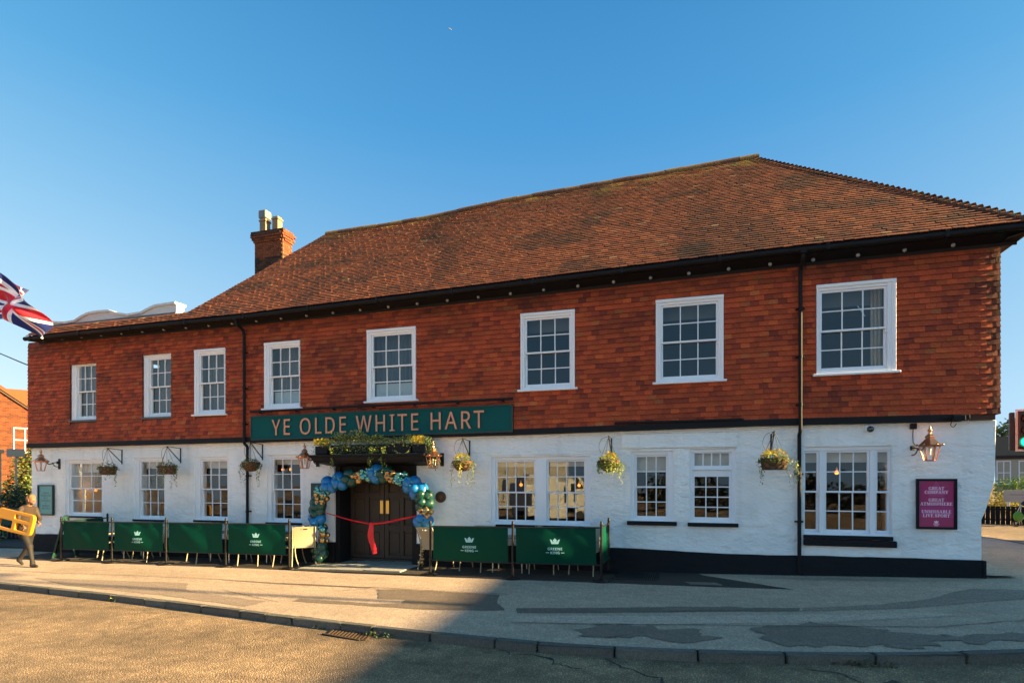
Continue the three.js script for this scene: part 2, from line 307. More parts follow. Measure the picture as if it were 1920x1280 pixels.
// x0, x1, y0, y1 of each frame, glass x0, x1, columns, rows of panes, kind
const UPPER = [
  { r: [-16.72, -15.76, 3.41, 5.07], g: [-16.52, -15.82], deep: 1 }, { r: [-14.06, -13.10, 3.41, 5.09], g: [-13.88, -13.16], deep: 1 },
  { r: [-12.28, -11.31, 3.42, 5.09], g: [-12.12, -11.38] }, { r: [-10.09, -9.06, 3.50, 5.12], g: [-9.92, -9.12] },
  { r: [-7.19, -5.94, 3.56, 5.22], g: [-7.05, -6.06] }, { r: [-3.43, -2.26, 3.66, 5.29], g: [-3.31, -2.38] },
  { r: [-.59, .68, 3.68, 5.325], g: [-.46, .55] }, { r: [2.33, 3.61, 3.69, 5.34], g: [2.42, 3.44] }];
const LOWER = [
  { r: [-17.09, -15.64, .70, 2.30], g: [-16.95, -15.78], rows: 2, cols: 3, blind: .26 }, { r: [-14.51, -13.42, .65, 2.33], g: [-14.33, -13.53], rows: 2, cols: 3, blind: .2 },
  { r: [-12.42, -11.32, .67, 2.33], g: [-12.23, -11.43], rows: 2, cols: 3, blind: .2 }, { r: [-10.14, -9.07, .66, 2.35], g: [-9.98, -9.2], rows: 2, cols: 3, blind: .14 },
  { r: [-4.16, -1.93, .74, 2.23], g: [-4.03, -2.09], rows: 2, cols: 4, twin: 1, blind: .12 }, { r: [-1.12, -.24, .875, 2.31], g: [-.99, -.41], rows: 2, cols: 3, blind: .33 },
  { r: [.045, .935, .865, 2.345], g: [.15, .80], rows: 2, cols: 3, light: 1 }, { r: [2.13, 3.60, .68, 2.348], g: [2.17, 3.54], rows: 2, cols: 3, triple: 1, blind: .2 }];
const shapeOf = (pts) => new THREE.Shape(pts.map((p) => new THREE.Vector2(...p)));
const hole = (s, [x0, x1, y0, y1]) => s.holes.push(new THREE.Path([[x0, y0], [x0, y1], [x1, y1], [x1, y0]].map((p) => new THREE.Vector2(...p))));
const WALLZ = -.08;

{ // rendered lower wall, 0.4 m thick, with its window openings, the door opening and the cut-back corner
  const s = shapeOf([[-18.42, -.8], [4.95, -.8], [4.95, 1.02], [5.0, 1.14], [5.06, 1.36], [5.12, 1.62], [5.145, 1.8], [5.165, 2.75], [-18.42, 2.75]]);
  for (const w of LOWER) hole(s, w.r);
  hole(s, [-8.12, -5.97, -.5, 2.1]);
  const g = uvm(new THREE.ExtrudeGeometry(s, { depth: .38, bevelEnabled: true, bevelSize: .012, bevelThickness: .012, bevelSegments: 2, curveSegments: 4 }).translate(0, 0, WALLZ - .392));
  part('rendered_wall', [g, uvm(box(-18.42, -18.1, -.8, 2.75, -7.2, -.48)), uvm(box(4.6, 4.95, -.8, 2.75, -7.2, -.48)), uvm(box(-18.42, 4.95, -.8, 2.75, -7.4, -7.21))], mt.stucco, pub);
  // lintel of render standing a little proud over two of the windows
  part('plaster_lintel', [uvm(rbox(-1.3, .96, 2.36, 2.66, WALLZ - .05, WALLZ + .035, .015)), uvm(rbox(-4.3, -1.8, 2.262, 2.36, WALLZ - .05, WALLZ + .012, .008))], mt.stucco, pub);
  const pl = [];
  for (const [a, b] of [[-18.43, -8.16], [-5.95, 4.97]]) {
    const pts = [[a, -.7]]; pts.push([b, -.7]);
    for (let x = b; x > a; x -= .25) pts.push([x, poly(PLINTH, x) + .02 * (fbm(x * 2, 3, 3) - .5)]);
    pts.push([a, poly(PLINTH, a)]);
    pl.push(uvm(new THREE.ExtrudeGeometry(shapeOf(pts), { depth: .05, bevelEnabled: true, bevelSize: .01, bevelThickness: .012, bevelSegments: 2 }).translate(0, 0, WALLZ + .0)));
  }
  pl.push(uvm(box(4.955, 5.0, -.7, .3, -7.2, -.0)));
  part('plinth', pl, mt.blackRough, pub);
}
{ // black band between the storeys
  const g = [], xs = [-18.45, -11, -3.6, 1.5, 4.62];
  for (let i = 0; i < xs.length - 1; i++) {
    const a = xs[i], b = xs[i + 1], s = shapeOf([[a, poly(BAND, a)], [b, poly(BAND, b)], [b, poly(BAND, b) + .125], [a, poly(BAND, a) + .125]]);
    g.push(new THREE.ExtrudeGeometry(s, { depth: .16, bevelEnabled: false }).translate(0, 0, -.1 - .002 * i));
  }
  g.push(rbox(-1.42, 1.05, 2.858, 2.905, .0, .085, .015, 2));
  part('storey_band', g, mt.black, pub);
}
{ // core of the upper storey, hidden behind its tiles
  const s = shapeOf([[-18.41, 2.76], [5.13, 2.76], [5.13, 5.8], [-18.41, 5.72]]);
  for (const w of UPPER) hole(s, w.r);
  part('upper_wall', [new THREE.ExtrudeGeometry(s, { depth: .3, bevelEnabled: false }).translate(0, 0, -.304), box(-18.41, -18.1, 2.76, 5.7, -7.2, -.31), box(4.8, 5.13, 2.76, 5.7, -7.2, -.31), box(-18.41, 5.13, 2.76, 5.7, -7.4, -7.21)], mt.roofDeck, pub);
}
const dirtAt = (x, y) => fbm(x * .9 + 20, y * 1.6, 4);
function tileColour(x, y, roof) { // terracotta; some fired darker, some bright; broad stains where damp sits
  const v = rnd(), s = dirtAt(x, y), k = roof ? lerp(.78, 1.18, rnd()) : lerp(.70, 1.2, rnd());
  let c = v < .16 ? [.38, .052, .018] : v < .25 ? [.64, .115, .024] : v < .28 ? [.60, .15, .04] : [.58, .087, .022];
  if (roof) c = v < .16 ? [.12, .030, .010] : v < .30 ? [.26, .075, .022] : [.20, .047, .013];
  const d = smooth(.5, .78, s) * (roof ? .55 : .38);
  return c.map((q, i) => q * k * (1 - d * [1, .9, .85][i]));
}
// a hung tile: x0..x1, bottom edge at y, height h, kicked out at the foot; front face, foot and two sides
function hungTile(acc, x0, x1, y, h, col, t, z0 = .004, z1 = .038, th = .02) {
  const a = [x0, y + t[0], z1 + t[2]], b = [x1, y + t[1], z1 + t[3]], c = [x1, y + h, z0 + t[3] * .5], d = [x0, y + h, z0 + t[2] * .5];
  const A = [x0, y + t[0], z1 + t[2] - th], B = [x1, y + t[1], z1 + t[3] - th], C = [x1, y + h, z0 - th], D = [x0, y + h, z0 - th];
  const m = [(x0 + x1) / 2, y + (t[0] + t[1]) / 2 - .001, z1 + (t[2] + t[3]) / 2 + .0028], mt_ = [(x0 + x1) / 2, y + h, z0 + .002], f = col.map((q) => q * .32);                                       // row shadow lines painted into the lower edges, along with dirt and moss
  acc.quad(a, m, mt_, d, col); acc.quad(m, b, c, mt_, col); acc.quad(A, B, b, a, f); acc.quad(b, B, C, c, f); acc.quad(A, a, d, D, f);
}
{
  const GA = .1, W = .166, rows = 30, acc = new Acc(), single = [];
  for (let r = 0; r < rows; r++) {
    const base = (x) => poly(BAND, x) + .118 + r * GA, mid = base(-6) + .05;
    const gaps = UPPER.filter((w) => mid > w.r[2] - .09 && mid < w.r[3] - .02).map((w) => [w.r[0] - .012, w.r[1] + .012]);
    if (mid < 3.42 && r < 2) gaps.push([-10.47, -3.6]);                                  // behind the sign board
    const spans = []; let x = -18.42;
    for (const [a, b] of gaps.sort((p, q) => p[0] - q[0])) { spans.push([x, a]); x = b; }
    spans.push([x, 5.19]);
    for (const [a, b] of spans) {
      let p = a, first = true;
      while (p < b - .01) {
        let e = first ? Math.floor((a + 40) / W + (r % 2) * .5) * W - 40 - (r % 2) * W * .5 + W + rr(-.004, .004) : p + W + rr(-.003, .003);
        if (e < p + .04) e += W; if (e > b - .035) e = b; first = false;
        const y = base((p + e) / 2); if (y + .08 > poly(SOFFIT, p) + .03) { p = e; continue; }
        const t = [rr(-.004, .004), rr(-.004, .004), rr(-.003, .005), rr(-.003, .005)];
        if (rnd() < .04) { t[2] += .006; t[0] += .004; }
        let col = tileColour((p + e) / 2, y);
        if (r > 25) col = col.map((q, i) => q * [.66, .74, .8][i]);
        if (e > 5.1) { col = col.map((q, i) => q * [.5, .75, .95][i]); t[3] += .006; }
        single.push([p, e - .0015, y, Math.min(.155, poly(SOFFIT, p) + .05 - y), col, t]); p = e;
      }
    }
  }
  // the 300 tiles that look largest (nearest the camera) are pieces of their own, the rest one mass
  single.sort((a, b) => b[0] - a[0]);
  const near = single.slice(0, 300), shapes = {};
  for (const [x0, x1, y, h, col, t] of near) {
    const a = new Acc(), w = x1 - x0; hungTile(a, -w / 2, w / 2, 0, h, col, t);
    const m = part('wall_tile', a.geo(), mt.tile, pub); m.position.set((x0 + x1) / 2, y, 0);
  }
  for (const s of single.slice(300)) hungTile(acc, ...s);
  // return wall round the right corner, course by course
  for (let r = 0; r < rows; r++) for (let z = 0; z > -7; z -= .166) {
    const y = poly(BAND, 5.2) + .118 + r * GA; if (y + .08 > 5.8) continue;
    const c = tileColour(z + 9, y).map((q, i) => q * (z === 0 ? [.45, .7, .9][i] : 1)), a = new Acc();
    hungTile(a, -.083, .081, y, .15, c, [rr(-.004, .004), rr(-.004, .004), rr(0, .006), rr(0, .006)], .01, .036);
    for (let i = 0; i < a.p.length; i += 3) { const X = a.p[i], Z = a.p[i + 2]; a.p[i] = 5.165 + Z; a.p[i + 2] = z - .07 - X; const N = a.n[i]; a.n[i] = a.n[i + 2]; a.n[i + 2] = -N; }
    acc.p.push(...a.p); acc.n.push(...a.n); acc.c.push(...a.c); acc.u.push(...a.u);
  }
  part('wall_tiles', acc.geo(), mt.tile, pub, { kind: 'stuff' });
}

// ---- windows
const paneGeo = new THREE.PlaneGeometry(1, 1);
const curtainM = mat(.10, .125, .135, .9), curtainM2 = mat(.07, .10, .12, .9), blindM = mat(.55, .50, .42, .9), frostM = pmat(.55, .7, .72, .5, { transmission: .5, thickness: 0 });
function sash(win, x0, x1, y0, y1, z, cols, rows, bottomRail, topRail, horn) {
  const st = .042, g = [], D = .042, a = x0 + st, b = x1 - st, c = y0 + bottomRail, d = y1 - topRail;
  g.push(rbox(x0, a, y0, y1, z - D, z, .004), rbox(b, x1, y0, y1, z - D, z, .004), rbox(a, b, y0, c, z - D + .002, z - .001, .004), rbox(a, b, d, y1, z - D + .002, z - .001, .004));
  for (let i = 1; i < cols; i++) { const x = lerp(a, b, i / cols); g.push(rbox(x - .0105, x + .0105, c, d, z - .034, z - .004, .004)); }
  for (let j = 1; j < rows; j++) { const y = lerp(c, d, j / rows); g.push(rbox(a, b, y - .0105, y + .0105, z - .033, z - .005, .004)); }
  if (horn) for (const [p, q] of [[x0, x0 + .03], [x1 - .03, x1]]) g.push(rbox(p, q, y0 - .07, y0, z - .036, z - .004, .008));
  part('sash', g, mt.white, win);
  for (let i = 0; i < cols; i++) for (let j = 0; j < rows; j++) {
    const m = part('pane', paneGeo, mt.glass, win), w = (b - a) / cols, h = (d - c) / rows;
    m.position.set(a + w * (i + .5), c + h * (j + .5), z - .024); m.scale.set(w - .012, h - .012, 1); m.rotation.set(rr(-.011, .011), rr(-.012, .012), 0);
  }
}
function drape(x0, x1, y0, y1, z, folds, amp) { // hanging cloth with soft folds
  const g = new THREE.PlaneGeometry(x1 - x0, y1 - y0, folds * 8, 1).translate((x0 + x1) / 2, (y0 + y1) / 2, z), p = g.attributes.position;
  for (let i = 0; i < p.count; i++) p.setZ(i, z + amp * Math.sin((p.getX(i) - x0) / (x1 - x0) * folds * 2 * Math.PI + 1.3 * Math.sin(p.getX(i) * 5)));
  g.computeVertexNormals(); return g;
}
UPPER.forEach((w, i) => {
  const [x0, x1, y0, y1] = w.r, f = w.deep ? -.03 : .035, gl = w.g, jl = gl[0] - .042, jr = gl[1] + .042, b = f - .14, ty = y1 - .1, g = [];
  // box frame: jambs, head and an outer architrave lip
  g.push(rbox(x0, jl, y0, y1, b, f, .006), rbox(jr, x1, y0, y1, b, f, .006), rbox(jl, jr, ty, y1, b, f - .002, .006), rbox(jl, jr, y0, y0 + .05, b, f - .002, .006));
  g.push(rbox(x0 - .008, jl - (jl - x0) * .55, y0, y1 + .006, f - .03, f + .022, .006), rbox(jr + (x1 - jr) * .55, x1 + .008, y0, y1 + .006, f - .03, f + .022, .006), rbox(x0 - .012, x1 + .012, y1 - .05, y1 + .012, f - .03, f + .028, .006));
  const win = part('window', g, mt.white, pub), ym = (y0 + .05 + ty) / 2;
  sash(win, jl, jr, ym - .02, ty, f - .03, 3, 2, .036, .04, true);
  sash(win, jl, jr, y0 + .05, ym + .02, f - .076, 3, 2, .068, .036, false);
  if (w.deep) part('sill', rbox(x0 - .06, x1 + .05, y0 - .055, y0 - .002, -.1, .045, .008), mat(.10, .105, .115, .6), win);
  else part('sill', rbox(x0 - .07, x1 + .07, y0 - .045, y0 - .001, -.1, .095, .01), mt.white, win);
  const in0 = jl + .02, in1 = jr - .02;
  if (i < 4) part('curtain', drape(in0 - .1, in1 + .1, y0, y1, -.42, 9, .018), curtainM, win);
  else if (i === 4) part('curtain', drape(in0 - .1, in1 + .1, y0 + .3, y1, -.40, 10, .03), curtainM2, win);
  else part('roller_blind', box(in0 - .05, in1 + .05, y1 - .3, y1, -.45, -.44), curtainM, win);
  if (i === 3 || i === 4) part('frosted_film', box(jl + .045, jr - .045, y0 + .12, y0 + .42, -.135, -.131), frostM, win);
  if (i === 7) part('curtain', drape(in1 - .13, in1 + .06, y0, y1, -.40, 3, .015), mat(.42, .38, .30, .9), win);
});
LOWER.forEach((w, i) => {
  const [x0, x1, y0, y1] = w.r, f = WALLZ - .045, gl = w.g, jl = gl[0] - .042, jr = gl[1] + .042, b = f - .15, ty = y1 - .08, by = y0 + .035, g = [];
  const o = .002;
  g.push(rbox(x0 + o, jl, y0 + o, y1 - o, b, f, .005), rbox(jr, x1 - o, y0 + o, y1 - o, b, f, .005));
  if (w.light) { // a fixed casement under a four light fanlight
    const y2 = 1.955, bt = .93;
    g.push(rbox(jl, jr, ty, y1 - o, b, f - .002, .005), rbox(jl, jr, y0 + o, by, b, f - .002, .005), rbox(jl, jr, y2 - .045, y2, b, f + .012, .005));
    const win = part('window', g, mt.white, pub);
    sash(win, jl, jr, y2, ty, f - .03, 4, 1, .045, .02, false);
    sash(win, jl, jr, by, y2 - .046, f - .02, 3, 4, .07, .13, false);
    part('blind', box(jl, jr, 2.0, ty, f - .2, f - .19), blindM, win);
    part('sill', rbox(x0 - .03, x1 + .03, y0 - .075, y0 - .001, WALLZ - .12, WALLZ + .075, .01), mt.black, win);
    return;
  }
  g.push(rbox(jl, jr, ty, y1 - o, b, f - .002, .005), rbox(jl, jr, y0 + o, by, b, f - .002, .005));
  let cells = [[jl, jr, w.cols]];
  if (w.twin) cells = [[jl, -3.148, 4], [-2.905, jr, 4]];
  if (w.triple) cells = [[jl, 2.405, 1], [2.493, 3.25, 3], [3.337, jr, 1]];
  for (let k = 0; k < cells.length - 1; k++) g.push(rbox(cells[k][1], cells[k + 1][0], by, ty, b, f + (w.twin ? .004 : -.01), .005));
  const win = part('window', g, mt.white, pub), ym = (by + ty) / 2 + (w.twin ? -.02 : 0);
  for (const [a, c, n] of cells) { sash(win, a, c, ym - .018, ty, f - .035, n, 2, .034, .04, true); sash(win, a, c, by, ym + .018, f - .08, n, 2, .062, .034, false); }
  if (w.blind) part('blind', [box(jl, jr, y1 - .08 - w.blind, y1 - .05, f - .22, f - .21), box(jl, jr, y1 - .1 - w.blind, y1 - .08 - w.blind, f - .225, f - .205)], blindM, win);
  if (i >= 5) part('sill', i === 7 ? [rbox(x0 - .01, x1 + .0, y0 - .075, y0 - .001, WALLZ - .12, WALLZ + .05, .012), rbox(x0 - .01, x1 + .05, y0 - .2, y0 - .08, WALLZ - .12, WALLZ + .085, .015)] : rbox(x0 - .06, x1 + .05, y0 - .082, y0 - .001, WALLZ - .12, WALLZ + .075, .01), mt.black, win);
  else part('sill', rbox(x0 + (w.twin ? .12 : 0), x1 - .01, y0 - .05, y0 - .001, WALLZ - .12, WALLZ + .045, .008), mt.black, win);
});
{ // the rooms behind the glass
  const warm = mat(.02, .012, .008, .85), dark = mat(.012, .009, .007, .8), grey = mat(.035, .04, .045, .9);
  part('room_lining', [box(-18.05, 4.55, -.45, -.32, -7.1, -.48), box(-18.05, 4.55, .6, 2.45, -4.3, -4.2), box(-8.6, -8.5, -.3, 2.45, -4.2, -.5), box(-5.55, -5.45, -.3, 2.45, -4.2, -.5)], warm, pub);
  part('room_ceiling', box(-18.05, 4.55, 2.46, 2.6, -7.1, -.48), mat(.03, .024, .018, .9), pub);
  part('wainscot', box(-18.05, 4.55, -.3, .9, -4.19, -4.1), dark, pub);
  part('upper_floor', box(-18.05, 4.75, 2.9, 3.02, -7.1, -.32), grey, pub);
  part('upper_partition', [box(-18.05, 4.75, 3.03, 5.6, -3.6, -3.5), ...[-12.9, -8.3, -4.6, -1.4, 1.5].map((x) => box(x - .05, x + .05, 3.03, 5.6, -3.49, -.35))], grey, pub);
}

// ---- door, its surround and the hood over it
{
  const wood = mat(.026, .018, .014, .5, { bumpMap: rep(T.grain, 2, .3), bumpScale: .002 }), Z = -.5;
  part('door_surround', [box(-8.118, -8.0, -.4, 2.09, Z - .1, WALLZ + .012), box(-6.08, -5.972, -.4, 2.09, Z - .1, WALLZ + .012), box(-8.0, -6.08, 1.72, 2.09, Z - .1, WALLZ - .05),
    rbox(-8.3, -8.122, -.4, .22, WALLZ - .01, WALLZ + .09, .01), rbox(-5.968, -5.84, -.4, .2, WALLZ - .01, WALLZ + .07, .01)], mt.black, pub);
  part('pilaster', uvm(rbox(-8.3, -8.125, .222, 2.04, WALLZ - .01, WALLZ + .06, .008)), mt.stucco, pub);
  const door = part('door', box(-7.995, -6.085, -.3, -.2, Z - .06, Z), wood, pub);
  for (const [a, b] of [[-7.985, -7.045], [-7.035, -6.095]]) {
    const rows = [[-.1, .48], [.62, 1.28], [1.42, 1.66]], w = (b - a), cx = [a + .11, a + w / 2 - .045, a + w / 2 + .045, b - .11], g = [];
    g.push(rbox(a, cx[0], -.19, 1.72, Z - .05, Z, .006), rbox(cx[1], cx[2], -.19, 1.72, Z - .05, Z - .001, .006), rbox(cx[3], b, -.19, 1.72, Z - .05, Z, .006));
    const ys = [-.19, -.1, .48, .62, 1.28, 1.42, 1.66, 1.72];
    for (let k = 0; k < 8; k += 2) for (const [p, q] of [[cx[0], cx[1]], [cx[2], cx[3]]]) g.push(rbox(p, q, ys[k], ys[k + 1], Z - .049, Z - .002, .006));
    const leaf = part('door_leaf', g, wood, door);
    void leaf;
    for (const [y0, y1] of rows) for (const [p, q] of [[cx[0], cx[1]], [cx[2], cx[3]]]) part('door_panel', [box(p, q, y0, y1, Z - .05, Z - .035), rbox(p + .04, q - .04, y0 + .04, y1 - .04, Z - .04, Z - .02, .01)], wood, door);
  }
  const brass = mat(.85, .52, .12, .32, { metalness: .85 });
  part('push_plate', rbox(-7.16, -7.075, .9, 1.22, Z, Z + .008, .003), brass, door); part('push_plate', rbox(-7.0, -6.915, .9, 1.22, Z, Z + .008, .003), brass, door);
  // hood: flat tray on a coved underside
  const prof = shapeOf([[0, 0], [.58, .07], [.64, .12], [.66, .20], [.72, .21], [.72, .25], [0, .27]]);
  const ext = new THREE.ExtrudeGeometry(prof, { depth: 2.62, bevelEnabled: false }).rotateY(-Math.PI / 2).translate(-5.6, 2.045, WALLZ);
  const p = ext.attributes.position; // the ends flare outwards as the cove rises
  for (let i = 0; i < p.count; i++) { const y = p.getY(i) - 2.045, e = p.getX(i) > -6.9 ? 1 : -1; p.setX(i, p.getX(i) + e * (.16 * Math.pow(clamp(y / .25, 0, 1), .7))); }
  ext.computeVertexNormals();
  part('door_hood', ext, mt.black, pub);
}

// ---- eaves
{
  const n = 48, sof = new Acc(), X = (i) => lerp(-17.95, 5.42, i / n), c = [1, 1, 1];
  for (let i = 0; i < n; i++) {
    const a = X(i), b = X(i + 1), e = (x) => poly(EAVE, x), s = (x) => poly(SOFFIT, x);
    sof.quad([a, s(a), .03], [b, s(b), .03], [b, e(b) - .115, .325], [a, e(a) - .115, .325], c);        // underside
    sof.quad([a, e(a) - .115, .325], [b, e(b) - .115, .325], [b, e(b) + .0, .325], [a, e(a) + .0, .325], c);  // fascia
    sof.quad([a, s(a) - .055, .034], [b, s(b) - .055, .034], [b, s(b) + .02, .05], [a, s(a) + .02, .05], c);
  }
  sof.quad([5.42, 5.79, .03], [5.42, 5.87, .325], [5.42, 5.99, .325], [5.42, 5.95, -.2], c);
  // return soffit at the right-hand end
  for (let z = .3; z > -7; z -= .5) sof.quad([5.18, 5.80, z], [5.46, 5.87, z], [5.46, 5.87, z - .5], [5.18, 5.80, z - .5], c);
  part('eaves_board', sof.geo(), mt.black, pub);
  const half = (x0, y0, z0, x1, y1, z1) => { // half-round gutter
    const g = new THREE.CylinderGeometry(.058, .058, 1, 10, 1, false), d = V(x1 - x0, y1 - y0, z1 - z0), l = d.length();
    g.scale(1, l, 1).applyQuaternion(new THREE.Quaternion().setFromUnitVectors(V(0, 1, 0), d.normalize())).translate((x0 + x1) / 2, (y0 + y1) / 2, (z0 + z1) / 2); return g;
  };
  const gx = [-17.98, -15, -13, -10.4, -7, -3.5, -1, 1.4, 3.5, 5.5], gut = [];
  for (let i = 0; i < gx.length - 1; i++) gut.push(half(gx[i], poly(EAVE, gx[i]) - .062, .39, gx[i + 1] + .004, poly(EAVE, gx[i + 1]) - .062, .39));
  for (let x = -17.7; x < 5.4; x += 1.83) gut.push(rbox(x - .03, x + .03, poly(EAVE, x) - .128, poly(EAVE, x) + .0, .325, .455, .01));
  part('gutter', gut, mt.black, pub);
  part('gutter', half(5.5, 5.923, .4, 5.5, 5.923, -7.2), mt.black, pub);
  for (const [x, yt, yb] of [[-10.66, 5.6, -.2], [2.04, 5.8, -.06]]) {
    const e = poly(EAVE, x);
    const g = [tube([[x, e - .1, .38], [x, e - .2, .36], [x, e - .33, .14], [x, e - .45, .1]], .036, 14, 8), bar([x, e - .42, .1], [x, 2.72, .1], .035), tube([[x, 2.74, .1], [x, 2.64, .09], [x, 2.56, -.005], [x, 2.46, -.01]], .035, 10, 8), bar([x, 2.5, -.01], [x, yb, -.01], .035), rbox(x - .055, x + .055, e - .14, e - .05, .33, .44, .015)];
    for (const y of [4.9, 4.0, 3.1, 1.8, .9]) if (y > yb) g.push(bar([x, y, y > 2.7 ? .1 : -.01], [x, y + .05, y > 2.7 ? .1 : -.01], .043), rbox(x - .075, x + .075, y + .01, y + .04, y > 2.7 ? .0 : -.08, y > 2.7 ? .08 : -.03, .004));
    part('drainpipe', g, mt.black, pub);
  }
}

// ---- roof
{
  const TT = (t, x) => lerp(poly(EAVE, x), poly(RIDGE, x), t), zz = (t) => lerp(.42, -3.5, t);
  const xL = (t) => lerp(-12.45, -10.76, t), xR = (t) => lerp(5.46, 1.58, t);
  const sag = (x, t) => .05 * (fbm(x * .5 + 3, t * 2.2, 3) - .5) * smooth(0, .1, t) * smooth(1, .9, t);
  const deck = new Acc(), c = [1, 1, 1], e = (x) => poly(EAVE, x) - .03;
  const RL = [-10.76, 9.32, -3.5], RR = [1.58, 9.69, -3.5], n = 24;
  for (let i = 0; i < n; i++) { const f = (k, t) => { const x = lerp(xL(t), xR(t), k); return [x, TT(t, x) + sag(x, t) - .05, zz(t)]; }; for (let j = 0; j < 12; j++) deck.quad(f(i / n, j / 12), f((i + 1) / n, j / 12), f((i + 1) / n, (j + 1) / 12), f(i / n, (j + 1) / 12), c); }
  deck.tri([5.46, 5.95, .42], [5.46, 5.95, -7.42], RR, c); deck.quad([5.46, 5.93, -7.42], [-12.45, 5.75, -7.42], RL, RR, c); deck.tri([-12.45, 5.75, -7.42], [-12.45, 5.77, .42], RL, c);
  deck.quad([-17.83, 5.72, .42], [-12.45, 5.75, .42], [-12.45, 6.09, 0], [-17.83, 6.06, 0], c); deck.quad([-18.45, 5.9, 0], [-12.45, 5.9, 0], [-12.45, 5.9, -7.4], [-18.45, 5.9, -7.4], c);
  const roof = part('roof', deck.geo(), mt.roofDeck, pub);
  const acc = new Acc(), tileList = [], ROWS = 54, W = .165, slope = (x) => Math.hypot(poly(RIDGE, x) - poly(EAVE, x), 3.92);
  const lichen = (x, t, n) => { const d = 1 - t; return smooth(x > -3 ? .16 : .1, .0, d - .05 * fbm(x * 2, t * 20, 3)) * smooth(x > -3 ? .40 : .48, .66, fbm(x * 2.2 + 5, n * .35, 3)); };
  function roofTile(x0, x1, t0, t1, n) {
    const P = (x, t, up) => { const s = slope(x), ny = 3.92 / s, nz = (poly(RIDGE, x) - poly(EAVE, x)) / s; return [x, TT(t, x) + sag(x, t) + up * ny, zz(t) + up * nz]; };
    let col = tileColour(x0, (1 - t0) * 5.4 + 30, true); const L = lichen(x0, t0, n), st = smooth(.56, .74, fbm(x0 * .9, t0 * 1.2 + 8, 4)) * .45;
    col = col.map((q, i) => lerp(q * (1 - st), [.42, .27, .05][i], L * (.35 + .65 * rnd())));
    if (rnd() < .012) col = col.map((q, i) => lerp(q, [.36, .24, .12][i], .5));
    const u = rr(-.002, .007), w = rr(-.002, .007), k = rr(-.0012, .0012), lo = .031, th = .017;
    const a = P(x0, t0 + k, lo + u), b = P(x1, t0 + k, lo + w), d = P(x0, t1, .006), cc = P(x1, t1, .006), a2 = P(x0, t0 + k, lo + u - th), b2 = P(x1, t0 + k, lo + w - th), c2 = P(x1, t1, -.01), d2 = P(x0, t1, -.01), f = col.map((q) => q * 1.12);  // front and side faces painted lighter, as edges catching the light
    tileList.push([a[0] + 14 * (t0 < .5 ? 0 : -1) - 6 * t0, [a, b, cc, d, a2, b2, c2, d2], col, f]); }
  const layTile = (q, [, [a, b, cc, d, a2, b2, c2, d2], col, f], o = [0, 0, 0]) => { const s = (v) => [v[0] - o[0], v[1] - o[1], v[2] - o[2]]; q.quad(s(a), s(b), s(cc), s(d), col); q.quad(s(a2), s(b2), s(b), s(a), f); q.quad(s(b), s(b2), s(c2), s(cc), f); q.quad(s(a2), s(a), s(d), s(d2), f); };
  for (let r = 0; r < ROWS; r++) {
    const t0 = r / ROWS - .004, t1 = (r + 1.35) / ROWS, a = xL(Math.max(0, t0)) - .04, b = xR(Math.max(0, t0)) + .02;
    for (let x = a - (r % 2) * W / 2; x < b; x += W) { const p = Math.max(a, x), q = Math.min(b, x + W - .004) + rr(-.001, .001); if (q - p > .03) roofTile(p, q, t0, t1, r); }
    if (r < 4) for (let x = -17.85 - (r % 2) * W / 2; x < a; x += W) { const p = Math.max(-17.85, x), q = Math.min(a, x + W - .004); if (q - p > .03) roofTile(p, q, t0, t1, r); }
  }
  tileList.sort((p, q) => q[0] - p[0]); // the 300 nearest the camera are single pieces
  tileList.forEach((k, i) => { if (i >= 300) return layTile(acc, k); const a = new Acc(), o = k[1][0]; layTile(a, k, o); part('roof_tile', a.geo(), mt.tile, roof).position.set(...o); });
  part('roof_tiles', acc.geo(), mt.tile, roof, { kind: 'stuff' });
  { // the right-hand hip slope, its courses as plain overlapping strips
    const h = new Acc();
    for (let r = 0; r < 54; r++) for (let k = 0; k < 1; k++) { const t0 = r / 54, t1 = (r + 1.2) / 54, p = (t, s) => [lerp(5.47, 1.58, t) + .02, lerp(5.97, 9.72, t) + .02, lerp(.42 * s - 7.42 * (1 - s), -3.5, t)], cl = tileColour(r * .3, 40, true); h.quad(p(t0, 0), p(t1, 0), p(t1, 1), p(t0, 1), cl); }
    part('hip_slope_tiles', h.geo(), mt.tile, roof, { kind: 'stuff' });
  }
  // ridge: half-round tiles bedded in mortar, lichen on them
  const rt = [0, 1, 2].map((k) => new THREE.CylinderGeometry(.105, .105, .445, 8, 1, false, -Math.PI / 2 - .35, Math.PI + .7).rotateZ(Math.PI / 2).rotateX(0));
  const rm = [[.20, .09, .04], [.22, .115, .045], [.25, .15, .05], [.15, .075, .04]].map((q) => mat(...q, .9, { map: T.clayCol, bumpMap: T.clay, bumpScale: .003, side: THREE.DoubleSide }));
  for (let x = -10.74; x < 1.5; x += .445) { const m = part('ridge_tile', pick(rt), pick(rm), roof); m.position.set(x + .22, poly(RIDGE, x + .22) - .005 + rr(-.008, .008), -3.5); m.rotation.z = Math.atan2(poly(RIDGE, x + .44) - poly(RIDGE, x), .445) + rr(-.012, .012); }
  // bonnet tiles down the right-hand hip
  const A = V(1.58, 9.74, -3.5), B = V(5.48, 5.99, .43), len = A.distanceTo(B), dir = B.clone().sub(A).normalize();
  const bon = new THREE.CylinderGeometry(.05, .088, .17, 9, 1, true);
  const q = new THREE.Quaternion().setFromUnitVectors(V(0, -1, 0), dir.clone().add(V(0, .28, 0)).normalize());
  for (let s = .06; s < len; s += .128) { const m = part('hip_tile', bon, pick(rm), roof); m.position.copy(A).addScaledVector(dir, s); m.position.y -= .045; m.quaternion.copy(q); m.rotateY(rr(-.1, .1)); }
